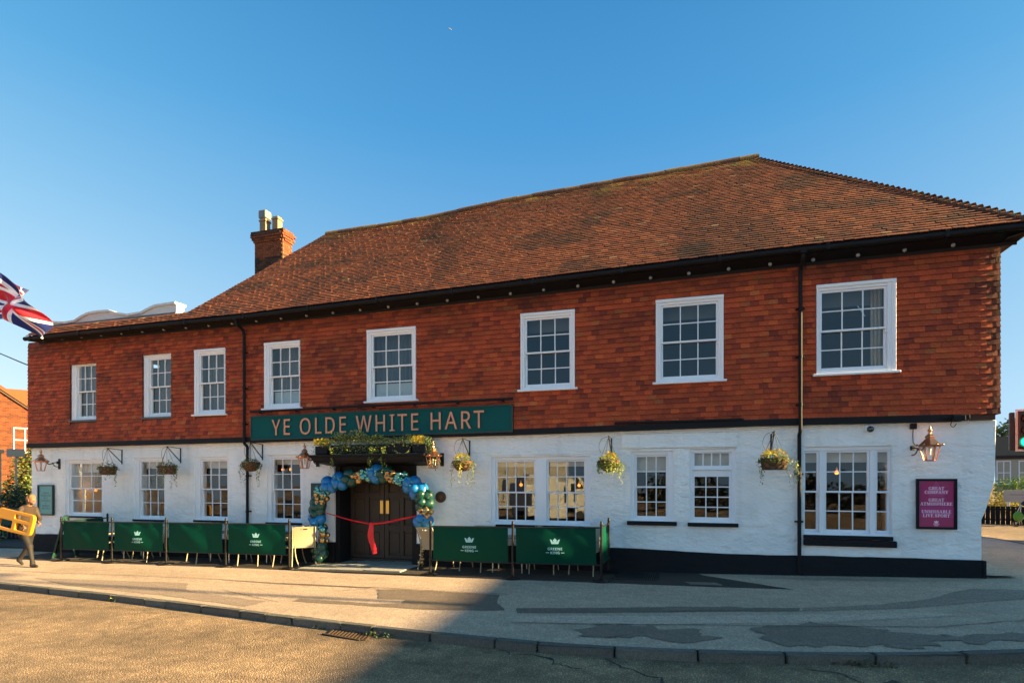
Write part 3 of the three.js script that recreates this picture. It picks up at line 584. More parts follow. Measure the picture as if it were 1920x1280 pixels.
  // plain tile ends stepping down the steep left-hand edge
  const Lh = new Acc();
  for (let r = 0; r < 54; r++) { const t = r / 54, x = xL(t) - .02, y = TT(t, x) + .02, z = zz(t); const cl = tileColour(x, y, true); Lh.quad([x - .06, y - .03, z - .12], [x + .05, y + .012, z + .02], [x + .04, y + .05, z - .12], [x - .05, y + .02, z - .22], cl); }
  part('verge_tiles', Lh.geo(), mt.tile, roof, { kind: 'stuff' });
}
{ // curved parapet of the left-hand wing behind a short strip of tiles
  const top = (x) => 6.50 + .13 * Math.sin((x + 17.35) * 2.05) + .05 * (x + 15.2) * .6, pts = [[-18.3, 5.9], [-12.98, 5.9]];
  const Y = [[-18.30, 6.269], [-17.62, 6.250], [-17.24, 6.196], [-16.95, 6.175], [-16.62, 6.194], [-16.37, 6.295], [-16.11, 6.368], [-15.71, 6.388], [-15.32, 6.372], [-15.08, 6.286], [-14.64, 6.202], [-14.16, 6.222], [-13.88, 6.318], [-13.66, 6.370], [-13.33, 6.380], [-12.98, 6.386]];
  void top; for (let i = Y.length - 1; i >= 0; i--) pts.push(Y[i]);
  const off = -.02, wall = new THREE.ExtrudeGeometry(shapeOf(pts), { depth: .26, bevelEnabled: false }).translate(0, 0, -.28 + off);
  const par = part('parapet', wall, mat(.62, .63, .63, .8, { bumpMap: rep(T.stucco, .5), bumpScale: .006 }), pub);
  const cop = []; for (let i = 0; i < Y.length - 1; i++) { const [a, ya] = Y[i], [b, yb] = Y[i + 1]; cop.push(new THREE.ExtrudeGeometry(shapeOf([[a, ya], [b + .003, yb], [b + .003, yb + .06], [a, ya + .06]]), { depth: .36, bevelEnabled: false }).translate(0, 0, -.33 + off)); }
  part('coping', cop, mat(.66, .67, .67, .8), par);
  part('lead_flashing', box(-18.3, -12.98, 6.03, 6.17, off - .02, off + .012), mat(.09, .095, .105, .55), par);
}
{ // chimney of the left-hand wing: brick by brick on the two faces in view
  const core = part('chimney', [box(-14.37, -13.23, 5.9, 10.0, -5.04, -4.56), box(-14.42, -13.18, 10.0, 10.30, -5.1, -4.5)], mat(.16, .08, .04, .95), pub);
  const bg = [[.215, .1025], [.1, .1025]].map(([l, d]) => uvm(new RoundedBoxGeometry(l, .065, d, 1, .005)));
  const bm = [[.30, .072, .022], [.36, .09, .026], [.24, .06, .02], [.38, .10, .03]].map((c) => mat(...c, .9, { map: T.clayCol, bumpMap: T.clay, bumpScale: .004 }));
  const soot = [[.05, .028, .02], [.09, .045, .027], [.13, .055, .03]].map((c) => mat(...c, .95, { map: T.clayCol, bumpMap: T.clay, bumpScale: .004 }));
  for (let r = 0; r < 31; r++) {
    const y = 8.02 + r * .075, out = r > 29 ? .09 : r > 27 ? .10 : r > 26 ? .07 : r > 25 ? .035 : 0, x0 = -14.38 - out, x1 = -13.22 + out, z1 = -4.55 + out, z0 = -5.05 - out;
    const cap = r > 28, place = (w, x, z, ry, pool) => { const m = part('brick', bg[w], pick(pool), core); m.position.set(x, y, z); m.rotation.y = ry; };
    for (let x = x0 + .11 - (r % 2) * .1125; x < x1 - .02; x += .225) {
      const short = x - .11 < x0 - .02 || x + .11 > x1 + .02, X = clamp(x, x0 + (short ? .05 : .108), x1 - (short ? .05 : .108));
      place(short ? 1 : 0, X, z1 - .05 + rr(0, .004), 0, cap || (y < 9.42 && rnd() < .72) || rnd() < .06 ? soot : bm);
    }
    for (let z = z1 - .21 + (r % 2) * .09; z > z0 + .05; z -= .225) { const short = z - .11 < z0 - .02, Z = short ? z0 + .06 : z; place(short ? 1 : 0, x1 - .05 + rr(0, .004), Z, Math.PI / 2, rnd() < .08 ? soot : bm); }
  }
  const buff = mat(.24, .18, .11, .85), pot = (x, z, y0, y1, w) => [rbox(x - w, x + w, y0, y1 - .12, z - w, z + w, .015, 2), rbox(x - w - .025, x + w + .025, y1 - .12, y1 - .06, z - w - .025, z + w + .025, .015, 2), rbox(x - w + .01, x + w - .01, y1 - .06, y1, z - w + .01, z + w - .01, .015, 2)];
  part('chimney_pot', pot(-14.04, -4.66, 10.26, 10.78, .125), buff, core);
  part('chimney_cowl', [rbox(-14.2, -13.88, 10.76, 11.06, -4.82, -4.5, .05, 2), box(-14.14, -13.94, 10.68, 10.77, -4.76, -4.56)], mat(.15, .17, .18, .6), core);
  part('chimney_pot', pot(-13.58, -4.72, 10.26, 10.82, .12), buff, core);
}
// ------------------------------------------------------------------ name board over the door
const font = await new FontLoader().loadAsync('fonts/droid/droid_sans_regular.typeface.json');
{
  const s = thing('name_board', 'long dark green name board with copper letters reading YE OLDE WHITE HART', 'sign', [-7.04, 3.035, .03]);
  const L = 3.42, green = pmat(.002, .085, .085, .55, { specularIntensity: .25,  bumpMap: rep(T.grain, 1), bumpScale: .0005 }), tilt = .0065;
  s.rotation.z = tilt;
  part('board', rbox(-L, L, -.285, .285, 0, .045, .004), green, s);
  part('frame', [rbox(-L - .012, L + .012, .272, .305, -.01, .06, .004), rbox(-L - .012, L + .012, -.305, -.272, -.01, .06, .004), rbox(-L - .02, -L + .012, -.272, .272, -.01, .06, .004), rbox(L - .012, L + .02, -.272, .272, -.01, .06, .004)], mat(.004, .03, .03, .4), s);
  part('board_support', box(-L, L, -.36, -.306, -.03, .035), mt.black, s);
  // linear light fitting on short arms
  const lb = [rbox(-L + .08, L + .05, .375, .42, .12, .2, .008)]; for (let k = 0; k < 7; k++) { const x = lerp(-L + .3, L - .2, k / 6); lb.push(box(x - .012, x + .012, .36, .38, -.03, .13)); }
  part('light_bar', lb, mt.black, s);
  const hb = new THREE.Box3().setFromBufferAttribute(new THREE.ShapeGeometry(font.generateShapes('H', 1)).attributes.position);
  const text = 'YE OLDE WHITE HART', size = .385 / (hb.max.y - hb.min.y), SX = .9, res = font.data.resolution, adv = (c) => (font.data.glyphs[c] ?? font.data.glyphs[' ']).ha * size * SX / res;
  const cop = mat(.66, .31, .19, .5), edge = mat(.10, .04, .025, .5);
  let tot = 0; for (const c of text) tot += adv(c);
  const track = (5.58 - tot) / (text.length - 1); let x = -9.83 + 7.04;
  for (const c of text) {
    if (c !== ' ') {
      const g = new THREE.ExtrudeGeometry(font.generateShapes(c, size), { depth: .022, bevelEnabled: true, bevelSize: .009, bevelThickness: .004, bevelSegments: 1, curveSegments: 6 });
      const m = new THREE.Mesh(g, [cop, edge]); m.name = 'letter'; m.castShadow = m.receiveShadow = true; m.position.set(x, -.195, .048); m.scale.x = SX; s.add(m);
    }
    x += adv(c) + track;
  }
}
// ------------------------------------------------------------------ printed things
function crown(c, x, y, s) { // three-leaved crown emblem, s = half width
  c.save(); c.translate(x, y); c.scale(s / 100, s / 100); c.beginPath();
  c.moveTo(-62, 60); c.quadraticCurveTo(-72, 58, -74, 45); c.lineTo(-104, -42); c.quadraticCurveTo(-60, -46, -48, 4); c.quadraticCurveTo(-40, 14, -30, 4); c.quadraticCurveTo(-50, -28, -22, -44); c.quadraticCurveTo(-6, -58, 0, -78);
  c.quadraticCurveTo(6, -58, 22, -44); c.quadraticCurveTo(50, -28, 30, 4); c.quadraticCurveTo(40, 14, 48, 4); c.quadraticCurveTo(60, -46, 104, -42); c.lineTo(74, 45); c.quadraticCurveTo(72, 58, 62, 60); c.closePath(); c.fill();
  c.globalCompositeOperation = 'destination-over'; c.restore();
}
function brandPrint(c, x, y, s, dark) {
  crown(c, x, y, s); c.fillStyle = dark; c.fillRect(x - s * .62, y + s * .26, s * 1.24, s * .035); c.fillRect(x - s * .012, y - s * .5, s * .024, s * .5);
}
const bannerTex = canvasTex(1024, 512, (c, w, h) => {
  c.fillStyle = '#00402f'; c.fillRect(0, 0, w, h); c.fillStyle = '#a9d6d6';
  brandPrint(c, w * .5, h * .36, 62, '#4f8a86'); c.fillStyle = '#a9d6d6'; c.textAlign = 'center'; c.font = 'bold 50px sans-serif';
  c.fillText('GREENE', w * .5, h * .60); c.fillText('KING', w * .5, h * .705); c.fillRect(w * .5 - 118, h * .66, 42, 10); c.fillRect(w * .5 + 76, h * .66, 42, 10);
});
const pvc = { bumpMap: rep(T.grain, 3, 2), bumpScale: .0008, side: THREE.DoubleSide };
const bannerM = new THREE.MeshPhysicalMaterial({ map: bannerTex, roughness: .55, specularIntensity: .18, ...pvc }), plainM = pmat(.0, .050, .029, .55, { specularIntensity: .18, ...pvc });
const postM = mat(.012, .011, .011, .35, { metalness: .4 }), railM = mat(.012, .012, .012, .4);

function banner(x0, x1, y0, y1, sagx) { // sheet that bellies slightly between its rails
  const g = new THREE.PlaneGeometry(x1 - x0, y1 - y0, 24, 12).translate((x0 + x1) / 2, (y0 + y1) / 2, 0), p = g.attributes.position;
  for (let i = 0; i < p.count; i++) { const u = (p.getX(i) - x0) / (x1 - x0), v = (p.getY(i) - y0) / (y1 - y0); p.setZ(i, .035 * sagx * Math.sin(u * Math.PI) * Math.sin(v * Math.PI) + .012 * Math.sin(u * 19 + sagx * 7) * smooth(.75, 1, v) + .010 * Math.sin(u * 11 + v * 5 + sagx) * Math.sin(v * Math.PI)); }
  g.computeVertexNormals(); return g;
}
const POSTS = [[-15.4, 1.2], [-13.7, 1.18], [-12.06, 1.1], [-10.35, 1.03], [-8.64, .96], [-5.08, 1.09], [-3.27, 1.18], [-1.54, 1.14], [-15.36, .0], [-1.52, .22]];
const postSay = ['front post of the green barriers nearest the walking person', 'post between the plain leftmost banner and the first crowned banner', 'post between the first crowned banner and the plain one right of it', 'post left of the crowned banner below the drainpipe', 'post at the door end of the left row of barriers', 'post at the door end of the right row of barriers', 'middle post between the two crowned banners right of the door', 'front corner post at the far right end of the barriers', 'rear post against the wall at the left end of the barriers', 'rear post against the wall at the right end of the barriers'];
const post0 = thing('barrier_post', 'black metal ' + postSay[0], 'barrier post', [0, 0, 0], 0, 'black posts of the green pavement barriers');
part('pole', bar([0, .02, 0], [0, 1.06, 0], .024, 14), postM, post0); part('base', new THREE.LatheGeometry([[.0, .0], [.17, .0], [.175, .012], [.165, .022], [.05, .034], [.03, .05], [0, .05]].map((p) => new THREE.Vector2(...p)), 28), postM, post0);
part('finial', new THREE.LatheGeometry([[0, 1.06], [.03, 1.06], [.03, 1.085], [.018, 1.09], [.026, 1.11], [.018, 1.13], [0, 1.135]].map((p) => new THREE.Vector2(...p)), 16), postM, post0); part('clip', [bar([0, 1.0, 0], [0, 1.03, 0], .032, 12), bar([0, .3, 0], [0, .33, 0], .032, 12)], postM, post0);
POSTS.forEach(([x, z], i) => { const pos = [x, ground(x, z) + .004, z]; if (!i) post0.position.set(...pos); else copy(post0, 'black metal ' + postSay[i], pos); });
function barrier(a, b, print, label, k) {
  const [xa, za] = POSTS[a], [xb, zb] = POSTS[b], dx = xb - xa, dz = zb - za, l = Math.hypot(dx, dz), ya = ground(xa, za), yb = ground(xb, zb);
  const t = thing('cafe_barrier', label, 'barrier', [xa, ya, za], -Math.atan2(dz, dx), 'dark green pavement barriers in front of the pub');
  t.rotation.z = Math.atan2(yb - ya, l); t.rotation.order = 'YZX';
  part('banner', banner(.075, l - .09, .30, 1.005, k), print ? bannerM : plainM, t);
  part('top_rail', bar([.02, 1.012, 0], [l - .02, 1.012, 0], .014), railM, t); part('bottom_rail', bar([.02, .31, 0], [l - .02, .31, 0], .012), railM, t);
}
barrier(0, 1, 0, 'plain dark green barrier banner at the left end beside the sandwich board', .6);
barrier(1, 2, 1, 'dark green crowned barrier banner, second from the left', .9);
barrier(2, 3, 0, 'plain dark green barrier banner between two crowned ones', .5);
barrier(3, 4, 1, 'dark green crowned barrier banner just left of the cream chair and door', 1);
barrier(5, 6, 1, 'dark green crowned barrier banner immediately right of the door', .8);
barrier(6, 7, 1, 'dark green crowned barrier banner at the right end, under the double window', 1);
barrier(0, 8, 0, 'short plain green banner running back to the wall at the left end', .6);
barrier(7, 9, 0, 'short plain green banner running back to the wall at the right end', .5);

{ // sandwich board seen edge-on
  const t = thing('sandwich_board', 'green wooden sandwich board standing edge-on left of the barriers', 'sandwich board', [-15.95, ground(-15.95, .7), .7], -.72);
  const gm = mat(.006, .05, .03, .5), blk = mat(.02, .025, .025, .6);
  for (const s of [1, -1]) { const f = part('board_panel', [rbox(-.3, .3, .03, .1, -.02, .02), rbox(-.3, .3, 1.06, 1.13, -.02, .02), rbox(-.3, -.24, .1, 1.06, -.02, .02), rbox(.24, .3, .1, 1.06, -.02, .02), box(-.24, .24, .1, 1.06, -.008, .008)], gm, t); f.position.set(0, 0, s * .25); f.rotation.x = -s * .215; }
  part('hinge', rbox(-.25, .25, 1.09, 1.12, -.03, .03), blk, t);
}
// ------------------------------------------------------------------ outdoor chairs and tables
const chair0 = thing('outdoor_chair', 'cream metal armchair standing free by the door with its back turned to the street', 'chair', [0, 0, 0], 0, 'cream outdoor chairs in front of the pub');
{
  const m = mt.cream;
  // back sheet with a hand slot, curved; the chair faces -z
  const s = shapeOf([[-.235, 0], [.235, 0], [.225, .47], [.2, .5], [-.2, .5], [-.225, .47]]); s.holes.push(new THREE.Path([[-.075, .425], [.075, .425], [.075, .452], [-.075, .452]].map((p) => new THREE.Vector2(...p))));
  let g = new TessellateModifier(.07, 7).modify(new THREE.ExtrudeGeometry(s, { depth: .012, bevelEnabled: false }).toNonIndexed()); const p = g.attributes.position;
  for (let i = 0; i < p.count; i++) { const y = p.getY(i), x = p.getX(i); p.setZ(i, p.getZ(i) + .22 + .17 * Math.pow(y / .5, 1.6) - .5 * (x * x) * .5); p.setY(i, y + .43); }
  g.computeVertexNormals(); part('backrest', g, m, chair0);
  part('seat', rbox(-.23, .23, .425, .445, -.25, .22, .01, 2), m, chair0);
  for (const sx of [-1, 1]) {
    part('leg', tube([[sx * .245, .93, .40], [sx * .25, .7, .30], [sx * .25, .45, .235], [sx * .255, .2, .26], [sx * .26, .0, .33]], .0125, 20, 7), m, chair0);
    part('leg', tube([[sx * .245, .44, -.23], [sx * .25, .2, -.25], [sx * .255, .0, -.28]], .0125, 12, 7), m, chair0);
    part('armrest', tube([[sx * .26, .44, -.22], [sx * .275, .58, -.24], [sx * .28, .66, -.18], [sx * .28, .675, 0], [sx * .265, .68, .27]], .013, 20, 7), m, chair0);
  }
}
[[-8.66, .42, .66, null], [-8.98, .55, 1.9, 'cream armchair backed against the last banner of the left row by its end post'], [-5.3, .28, -.35, 'cream armchair in shade behind the door end of the right-hand barriers'],
  [-14.4, .62, 2.7, 'cream armchair behind the plain leftmost banner, only feet showing'], [-13.05, .7, 3.1, 'cream armchair behind the first crowned banner, feet showing'], [-11.4, .66, 2.8, 'cream armchair behind the plain banner between crowned ones, feet showing'], [-9.9, .62, 3.3, 'cream armchair behind the crowned banner under the drainpipe, feet showing'],
  [-4.35, .34, 3.0, 'cream armchair behind the first crowned banner right of the door, feet showing'], [-2.85, .34, 3.2, 'cream armchair behind the left half of the rightmost banner, feet showing'], [-1.98, .36, 3.0, 'cream armchair behind the right half of the rightmost banner, feet showing']].forEach(([x, z, r, l], i) => {
  const pos = [x, ground(x, z) + .005, z]; if (!i) { chair0.position.set(...pos); chair0.rotation.y = r; } else copy(chair0, l, pos, r);
});
const table0 = thing('outdoor_table', 'dark square outdoor table beside the cream chair left of the door', 'table', [0, 0, 0], 0, 'dark outdoor tables behind the barriers');
part('table_top', rbox(-.35, .35, .71, .735, -.3, .3, .01, 2), mat(.03, .035, .04, .35), table0); for (const [x, z] of [[-.3, -.25], [.3, -.25], [-.3, .25], [.3, .25]]) part('leg', bar([x * 1.05, 0, z * 1.05], [x, .71, z], .014), mt.steel, table0);
[[-9.45, .1, .1, null], [-13.75, .3, .05, 'dark square outdoor table behind the two leftmost banners'], [-11.0, .25, -.1, 'dark square outdoor table behind the plain banner between crowned ones'], [-3.6, .3, .08, 'dark square outdoor table behind the banners right of the door']].forEach(([x, z, r, l], i) => {
  const pos = [x, ground(x, z) + .005, z]; if (!i) { table0.position.set(...pos); table0.rotation.y = r; } else copy(table0, l, pos, r);
});

// ------------------------------------------------------------------ copper lanterns
const lantern0 = thing('wall_lantern', 'copper wall lantern at the far left corner of the pub over the teal poster', 'lantern', [0, 0, 0], 0, 'copper lanterns on the pub wall');
{
  const glow = pmat(1, 1, 1, .05, { transmission: 1, thickness: 0, ior: 1.4 }), N = 6, ring = (r, y) => [...Array(N)].map((_, k) => { const a = (k + .5) / N * Math.PI * 2; return [Math.cos(a) * r, y, Math.sin(a) * r]; });
  const up = ring(.15, .0), lo = ring(.088, -.25), g = [];
  for (let k = 0; k < N; k++) { g.push(bar(lo[k], up[k], .0115, 5), bar(up[k], up[(k + 1) % N], .014, 5), bar(lo[k], lo[(k + 1) % N], .011, 5)); }
  part('cage', g, mt.copper, lantern0);
  part('lantern_roof', new THREE.LatheGeometry([[.185, -.005], [.19, .01], [.12, .075], [.075, .12], [.066, .135], [.082, .15], [.07, .175], [.035, .2], [.03, .22]].map((p) => new THREE.Vector2(...p)), 6).rotateY(Math.PI / 6).toNonIndexed(), mt.copper, lantern0).geometry.computeVertexNormals();
  part('finial', [new THREE.LatheGeometry([[.03, .215], [.018, .235], [.036, .262], [.03, .285], [.012, .295], [.02, .315], [.006, .345], [0, .35]].map((p) => new THREE.Vector2(...p)), 14), ...up.map((q) => new THREE.SphereGeometry(.021, 8, 6).translate(q[0] * 1.22, .018, q[2] * 1.22))], mt.copper, lantern0);
  const pn = new Acc(); for (let k = 0; k < N; k++) pn.quad(lo[k].map((v, i) => i === 1 ? v : v * .96), lo[(k + 1) % N].map((v, i) => i === 1 ? v : v * .96), up[(k + 1) % N].map((v, i) => i === 1 ? v : v * .96), up[k].map((v, i) => i === 1 ? v : v * .96), [1, 1, 1]);
  part('lantern_glass', pn.geo(), glow, lantern0);
  part('lamp_holder', [bar([0, -.02, 0], [0, -.09, 0], .022), bar([0, -.09, 0], [0, -.15, 0], .014, 8, .02)], mat(.6, .58, .5, .5), lantern0);
  part('bracket', [tube([[0, -.0, -.48], [0, -.02, -.35], [0, -.06, -.22], [0, -.01, -.13]], .014, 16), tube([[0, -.14, -.5], [0, -.12, -.38], [0, -.02, -.3]], .011, 14), rbox(-.045, .045, -.2, .1, -.52, -.485, .01, 2), rbox(-.03, .03, -.05, .03, -.49, -.43, .01), bar([0, .0, -.2], [0, .0, -.13], .016)], mt.iron, lantern0);
}
[[-17.3, 2.23, .42, null], [-8.62, 2.24, .44, 'copper wall lantern immediately left of the door hood and its flowers'], [-5.33, 2.23, .42, 'copper wall lantern immediately right of the door hood'], [4.02, 2.3, .38, 'copper wall lantern at the right corner above the magenta poster']].forEach(([x, y, z, l], i) => { const pos = [x, y, z]; if (!i) lantern0.position.set(...pos); else copy(lantern0, l, pos, i === 3 ? .25 : 0); });

// ------------------------------------------------------------------ plants
function leaf(acc, x, y, z, s, col, droop = 0) { // bent leaf of two faces, turned at random
  const a = rr(0, 6.283), e = rr(-.9, .9) - droop, ca = Math.cos(a), sa = Math.sin(a), ce = Math.cos(e), se = Math.sin(e), w = s * rr(.32, .5), roll = rr(-.6, .6);
  const d = [ca * ce, se, sa * ce], sd = [-sa * Math.cos(roll), Math.sin(roll), ca * Math.cos(roll)], at = (k, q, h) => [x + d[0] * k * s + sd[0] * q * w, y + d[1] * k * s + sd[1] * q * w + h, z + d[2] * k * s + sd[2] * q * w], k = rr(.7, 1.3), c = col.map((v) => v * k);
  acc.tri(at(0, 0, 0), at(.5, 1, .12 * s), at(1, 0, -.08 * s), c); acc.tri(at(0, 0, 0), at(1, 0, -.08 * s), at(.5, -1, .12 * s), c);
}
function flower(acc, x, y, z, s, col) { const n = 5, tx = rr(-.5, .5), tz = rr(.1, .9); for (let k = 0; k < n; k++) { const a = k / n * 6.283 + rr(0, .3), b = a + 1.0, P = (t, r) => [x + Math.cos(t) * r, y + Math.sin(t) * r * .75 - Math.cos(t) * r * tx * .3, z + Math.sin(t) * r * -tz * .5 + r * .3]; const q = rr(.8, 1.15); acc.tri([x, y, z], P(a, s), P(b, s), col.map((v) => v * q)); } }
const G = { mid: [.06, .12, .022], lime: [.33, .38, .05], dark: [.03, .065, .018], var: [.28, .31, .13], yellow: [.62, .50, .02], orange: [.62, .30, .015], white: [.75, .72, .6] };
function trail(acc, x, y, z, len, s, cols, sway = .05) { let px = x, pz = z; for (let d = 0; d < len; d += s * .36) { px += rr(-sway, sway) * .3; pz += rr(-.3, .45) * sway * .3; leaf(acc, px + rr(-s, s) * .5, y - d, pz + rr(-s, s) * .4, s * lerp(1, .7, d / len), pick(cols), .5); } }
const wickerT = tex(256, (u, v) => { const a = Math.abs(Math.sin(u * Math.PI * 14)), b = Math.abs(Math.sin(v * Math.PI * 9 + (Math.floor(u * 14) % 2) * Math.PI / 2)); return .35 + .4 * a * b + .3 * b * b; }, false);
const wicker = mat(.15, .072, .028, .85, { map: rep(wickerT, 1), bumpMap: wickerT, bumpScale: .012 });
function basket(pos, label, o) { // iron bracket, chains, woven trough or bowl, planting
  const t = thing('hanging_basket', label, 'hanging basket', pos, 0, 'hanging flower baskets along the pub front'), w = o.w, f = new Acc(), fl = new Acc();
  seed = o.seed;
  part('bracket', [bar([0, .70, -pos[2] + .01 + WALLZ], [0, .30, -pos[2] + .01 + WALLZ], .015, 6), bar([0, .69, -pos[2] + WALLZ], [0, .72, .02], .008, 6), bar([0, .33, -pos[2] + WALLZ], [0, .72, .02], .013, 6), tube([[0, .71, .03], [-.14, .66, .02], [-.2, .5, 0], [-.16, .38, 0]], .004, 14, 5)], mt.iron, t);
  part('chain', [-1, -.4, .4, 1].map((k) => bar([0, .70, .02], [k * w * .8, .25, Math.abs(k) < .5 ? .1 : 0], .004, 5)), mt.iron, t);
  const prof = o.bowl ? [[0, 0], [.55, .02], [.85, .09], [1, .2], [1.02, .23], [.94, .23], [.9, .2]] : [[0, 0], [.80, .0], [.86, .02], [.97, .2], [1.0, .22], [.94, .22], [.9, .19]];
  part('woven_basket', new THREE.LatheGeometry(prof.map(([r, y]) => new THREE.Vector2(r * w, y)), 28).scale(1, 1, o.bowl ? .95 : .62), wicker, t);
  for (let i = 0; i < o.n; i++) { const a = rr(0, 6.283), r = Math.sqrt(rnd()) * w * 1.12, k = r / w; leaf(f, Math.cos(a) * r, .19 + .15 * (1 - k * k * .7) * rnd() - (k > .9 ? rr(0, o.over ?? .06) : 0), Math.sin(a) * r * (o.bowl ? 1 : .7), rr(.028, .05), pick(o.cols)); }
  if (o.skirt) for (let i = 0; i < o.skirt; i++) { const a = rr(-.3, 3.4), r = w * rr(.9, 1.1); leaf(f, Math.cos(a) * r, rr(-.02, .22), Math.sin(a) * r, rr(.025, .042), pick(o.cols), .5); }
  for (const [x, z, l, c] of o.trails) { trail(f, x * w, .17, z, l, .042, c ?? [G.var, G.mid, G.lime]); trail(f, x * w + .04, .17, z, l * .7, .04, c ?? [G.var, G.mid]); }
  for (let i = 0; i < o.fl; i++) { const a = rr(0, 6.283), r = Math.sqrt(rnd()) * w * .95; flower(fl, (o.fx ?? 0) * w + Math.cos(a) * r * (o.fs ?? 1), .25 + .12 * (1 - (r / w) ** 2) + rr(-.04, .04), Math.sin(a) * r * .8 + .04, rr(.018, .032), pick(o.fc ?? [G.yellow, G.yellow, G.orange])); }
  part('foliage', f.geo(), mt.leaf, t, { kind: 'stuff' }); part('flowers', fl.geo(), mt.leaf, t, { kind: 'stuff' });
}
basket([-14.92, 1.855, .33], 'dark wicker basket with few orange flowers hanging beside the leftmost ground floor window', { w: .27, n: 260, cols: [G.mid, G.dark, G.mid], trails: [[.95, .02, .5], [.6, .1, .35], [-.5, .12, .5]], fl: 9, fs: .5, seed: 11 });
basket([-12.87, 1.865, .33], 'wicker basket with long trailing ivy hanging between second and third ground floor windows', { w: .28, n: 300, cols: [G.mid, G.dark, G.var], trails: [[-.85, .1, .6], [.25, .16, .6], [.8, .05, .55], [1.05, 0, .5]], fl: 9, fs: .5, fx: -.2, fc: [G.yellow, G.lime], seed: 22 });
basket([-10.25, 1.92, .33], 'round green basket without flowers hanging in front of the left drainpipe', { w: .22, bowl: 1, n: 420, over: .1, cols: [G.mid, G.dark, G.mid], trails: [[-1.15, 0, .55], [-1.0, .1, .45], [1.15, 0, .55], [1.0, .08, .4]], fl: 2, seed: 33 });
basket([-4.66, 1.90, .34], 'sunlit basket of yellow flowers hanging between the door and double window', { w: .225, bowl: 1, n: 380, cols: [G.mid, G.lime, G.mid], trails: [[-1.1, 0, .5], [.1, .24, .42, [G.lime, G.yellow]], [1.1, 0, .6], [1.0, .1, .5]], fl: 40, seed: 44 });
basket([-1.5, 1.88, .35], 'full sunlit basket of yellow flowers hanging right of the double window', { w: .215, bowl: 1, n: 520, skirt: 420, over: .12, cols: [G.mid, G.lime, G.lime], trails: [[1.15, .05, .3, [G.lime]], [.3, .22, .3, [G.lime, G.var]], [.0, .24, .26, [G.lime]], [1.3, .1, .42, [G.lime, G.var]]], fl: 60, seed: 55 });
basket([1.555, 1.90, .36], 'wide basket of orange and yellow flowers hanging left of the right-hand drainpipe', { w: .25, n: 420, cols: [G.mid, G.lime, G.mid], trails: [[-1.0, .05, .45, [G.mid, G.dark]], [-1.1, 0, .3], [.9, .12, .4, [G.lime, G.var]], [1.15, .05, .5, [G.lime, G.var]], [1.3, .1, .42, [G.lime, G.var]]], fl: 55, fc: [G.yellow, G.orange, G.yellow], seed: 66 });
seed = 808;
{ // planting on top of the door hood
  const hoodY = 2.318, t = thing('flower_trough', 'long black trough of trailing pale green plants on top of the door hood', 'planter', [-6.85, hoodY, .36]), f = new Acc();
  part('trough', rbox(-1.02, 1.02, 0, .2, -.1, .14, .012, 2), mt.black, t);
  for (let i = 0; i < 2600; i++) { const x = rr(-1.02, 1.02), u = fbm(x * 3 + 9, 2, 2); leaf(f, x, .14 + rr(-.03, .33) * (.4 + 1.1 * u), rr(-.1, .16), rr(.03, .055), pick([G.lime, G.mid, G.var, [.46, .44, .05]])); }
  for (let i = 0; i < 620; i++) { const x = rr(-.92, .3); leaf(f, x, rr(-.05, .18), rr(.14, .2), rr(.02, .036), pick([G.lime, G.mid, G.dark, G.dark]), .4); }
  for (const [x, l] of [[-.98, .62], [-.94, .5], [.02, .42], [.05, .52], [.1, .3], [.38, .56], [.42, .45], [.36, .3]]) { trail(f, x, .14, .2, l, .042, [G.lime, G.var, G.lime]); trail(f, x + .02, .12, .21, l * .8, .04, [G.lime, G.mid]); }
  for (let x = .62; x < 1.05; x += .008) leaf(f, x, .06 - .08 * Math.sin((x - .62) * 7) + rr(-.02, .02), .2, rr(.02, .034), pick([G.lime, G.var]));
  part('foliage', f.geo(), mt.leaf, t, { kind: 'stuff' });
  const pots = [[-8.12, 'black pot of yellow and orange pansies at the left end of the door hood'], [-5.62, 'black pot of bright yellow pansies with drooping fern at the right end of the hood']];
  pots.forEach(([x, l], k) => {
    const q = thing('flower_pot', l, 'flower pot', [x, hoodY - (k ? 0 : .01), .36]), a = new Acc(), b = new Acc();
    part('pot', rbox(-.16, .16, 0, .19, -.13, .16, .015, 2), mt.black, q);
    for (let i = 0; i < 240; i++) leaf(a, rr(-.24, .22), rr(.12, .3), rr(-.15, .2), rr(.028, .045), pick([G.mid, G.lime, G.mid]));
    for (let i = 0; i < 80; i++) flower(b, rr(-.19, .16) + (k ? -.02 : -.0), rr(.22, .36), rr(-.12, .2), rr(.032, .046), pick(k ? [G.yellow, G.yellow, G.orange] : [G.yellow, G.orange, G.yellow]));
    if (k) for (let i = 0; i < 520; i++) { const u = rnd(), an = rr(-1.2, 1.4); leaf(a, .12 + u * .22 + rr(-.05, .05), .3 - u * u * .62 + rr(-.06, .08), Math.sin(an) * .18, rr(.03, .055), pick([G.dark, G.mid, G.dark]), .8); }
    else for (let i = 0; i < 60; i++) leaf(a, -.2 + rr(-.06, .06), .1 - rnd() * .25, rr(0, .2), rr(.025, .04), pick([G.mid, G.lime]), .6);
    part('foliage', a.geo(), mt.leaf, q, { kind: 'stuff' }); part('flowers', b.geo(), mt.leaf, q, { kind: 'stuff' });
  });
}
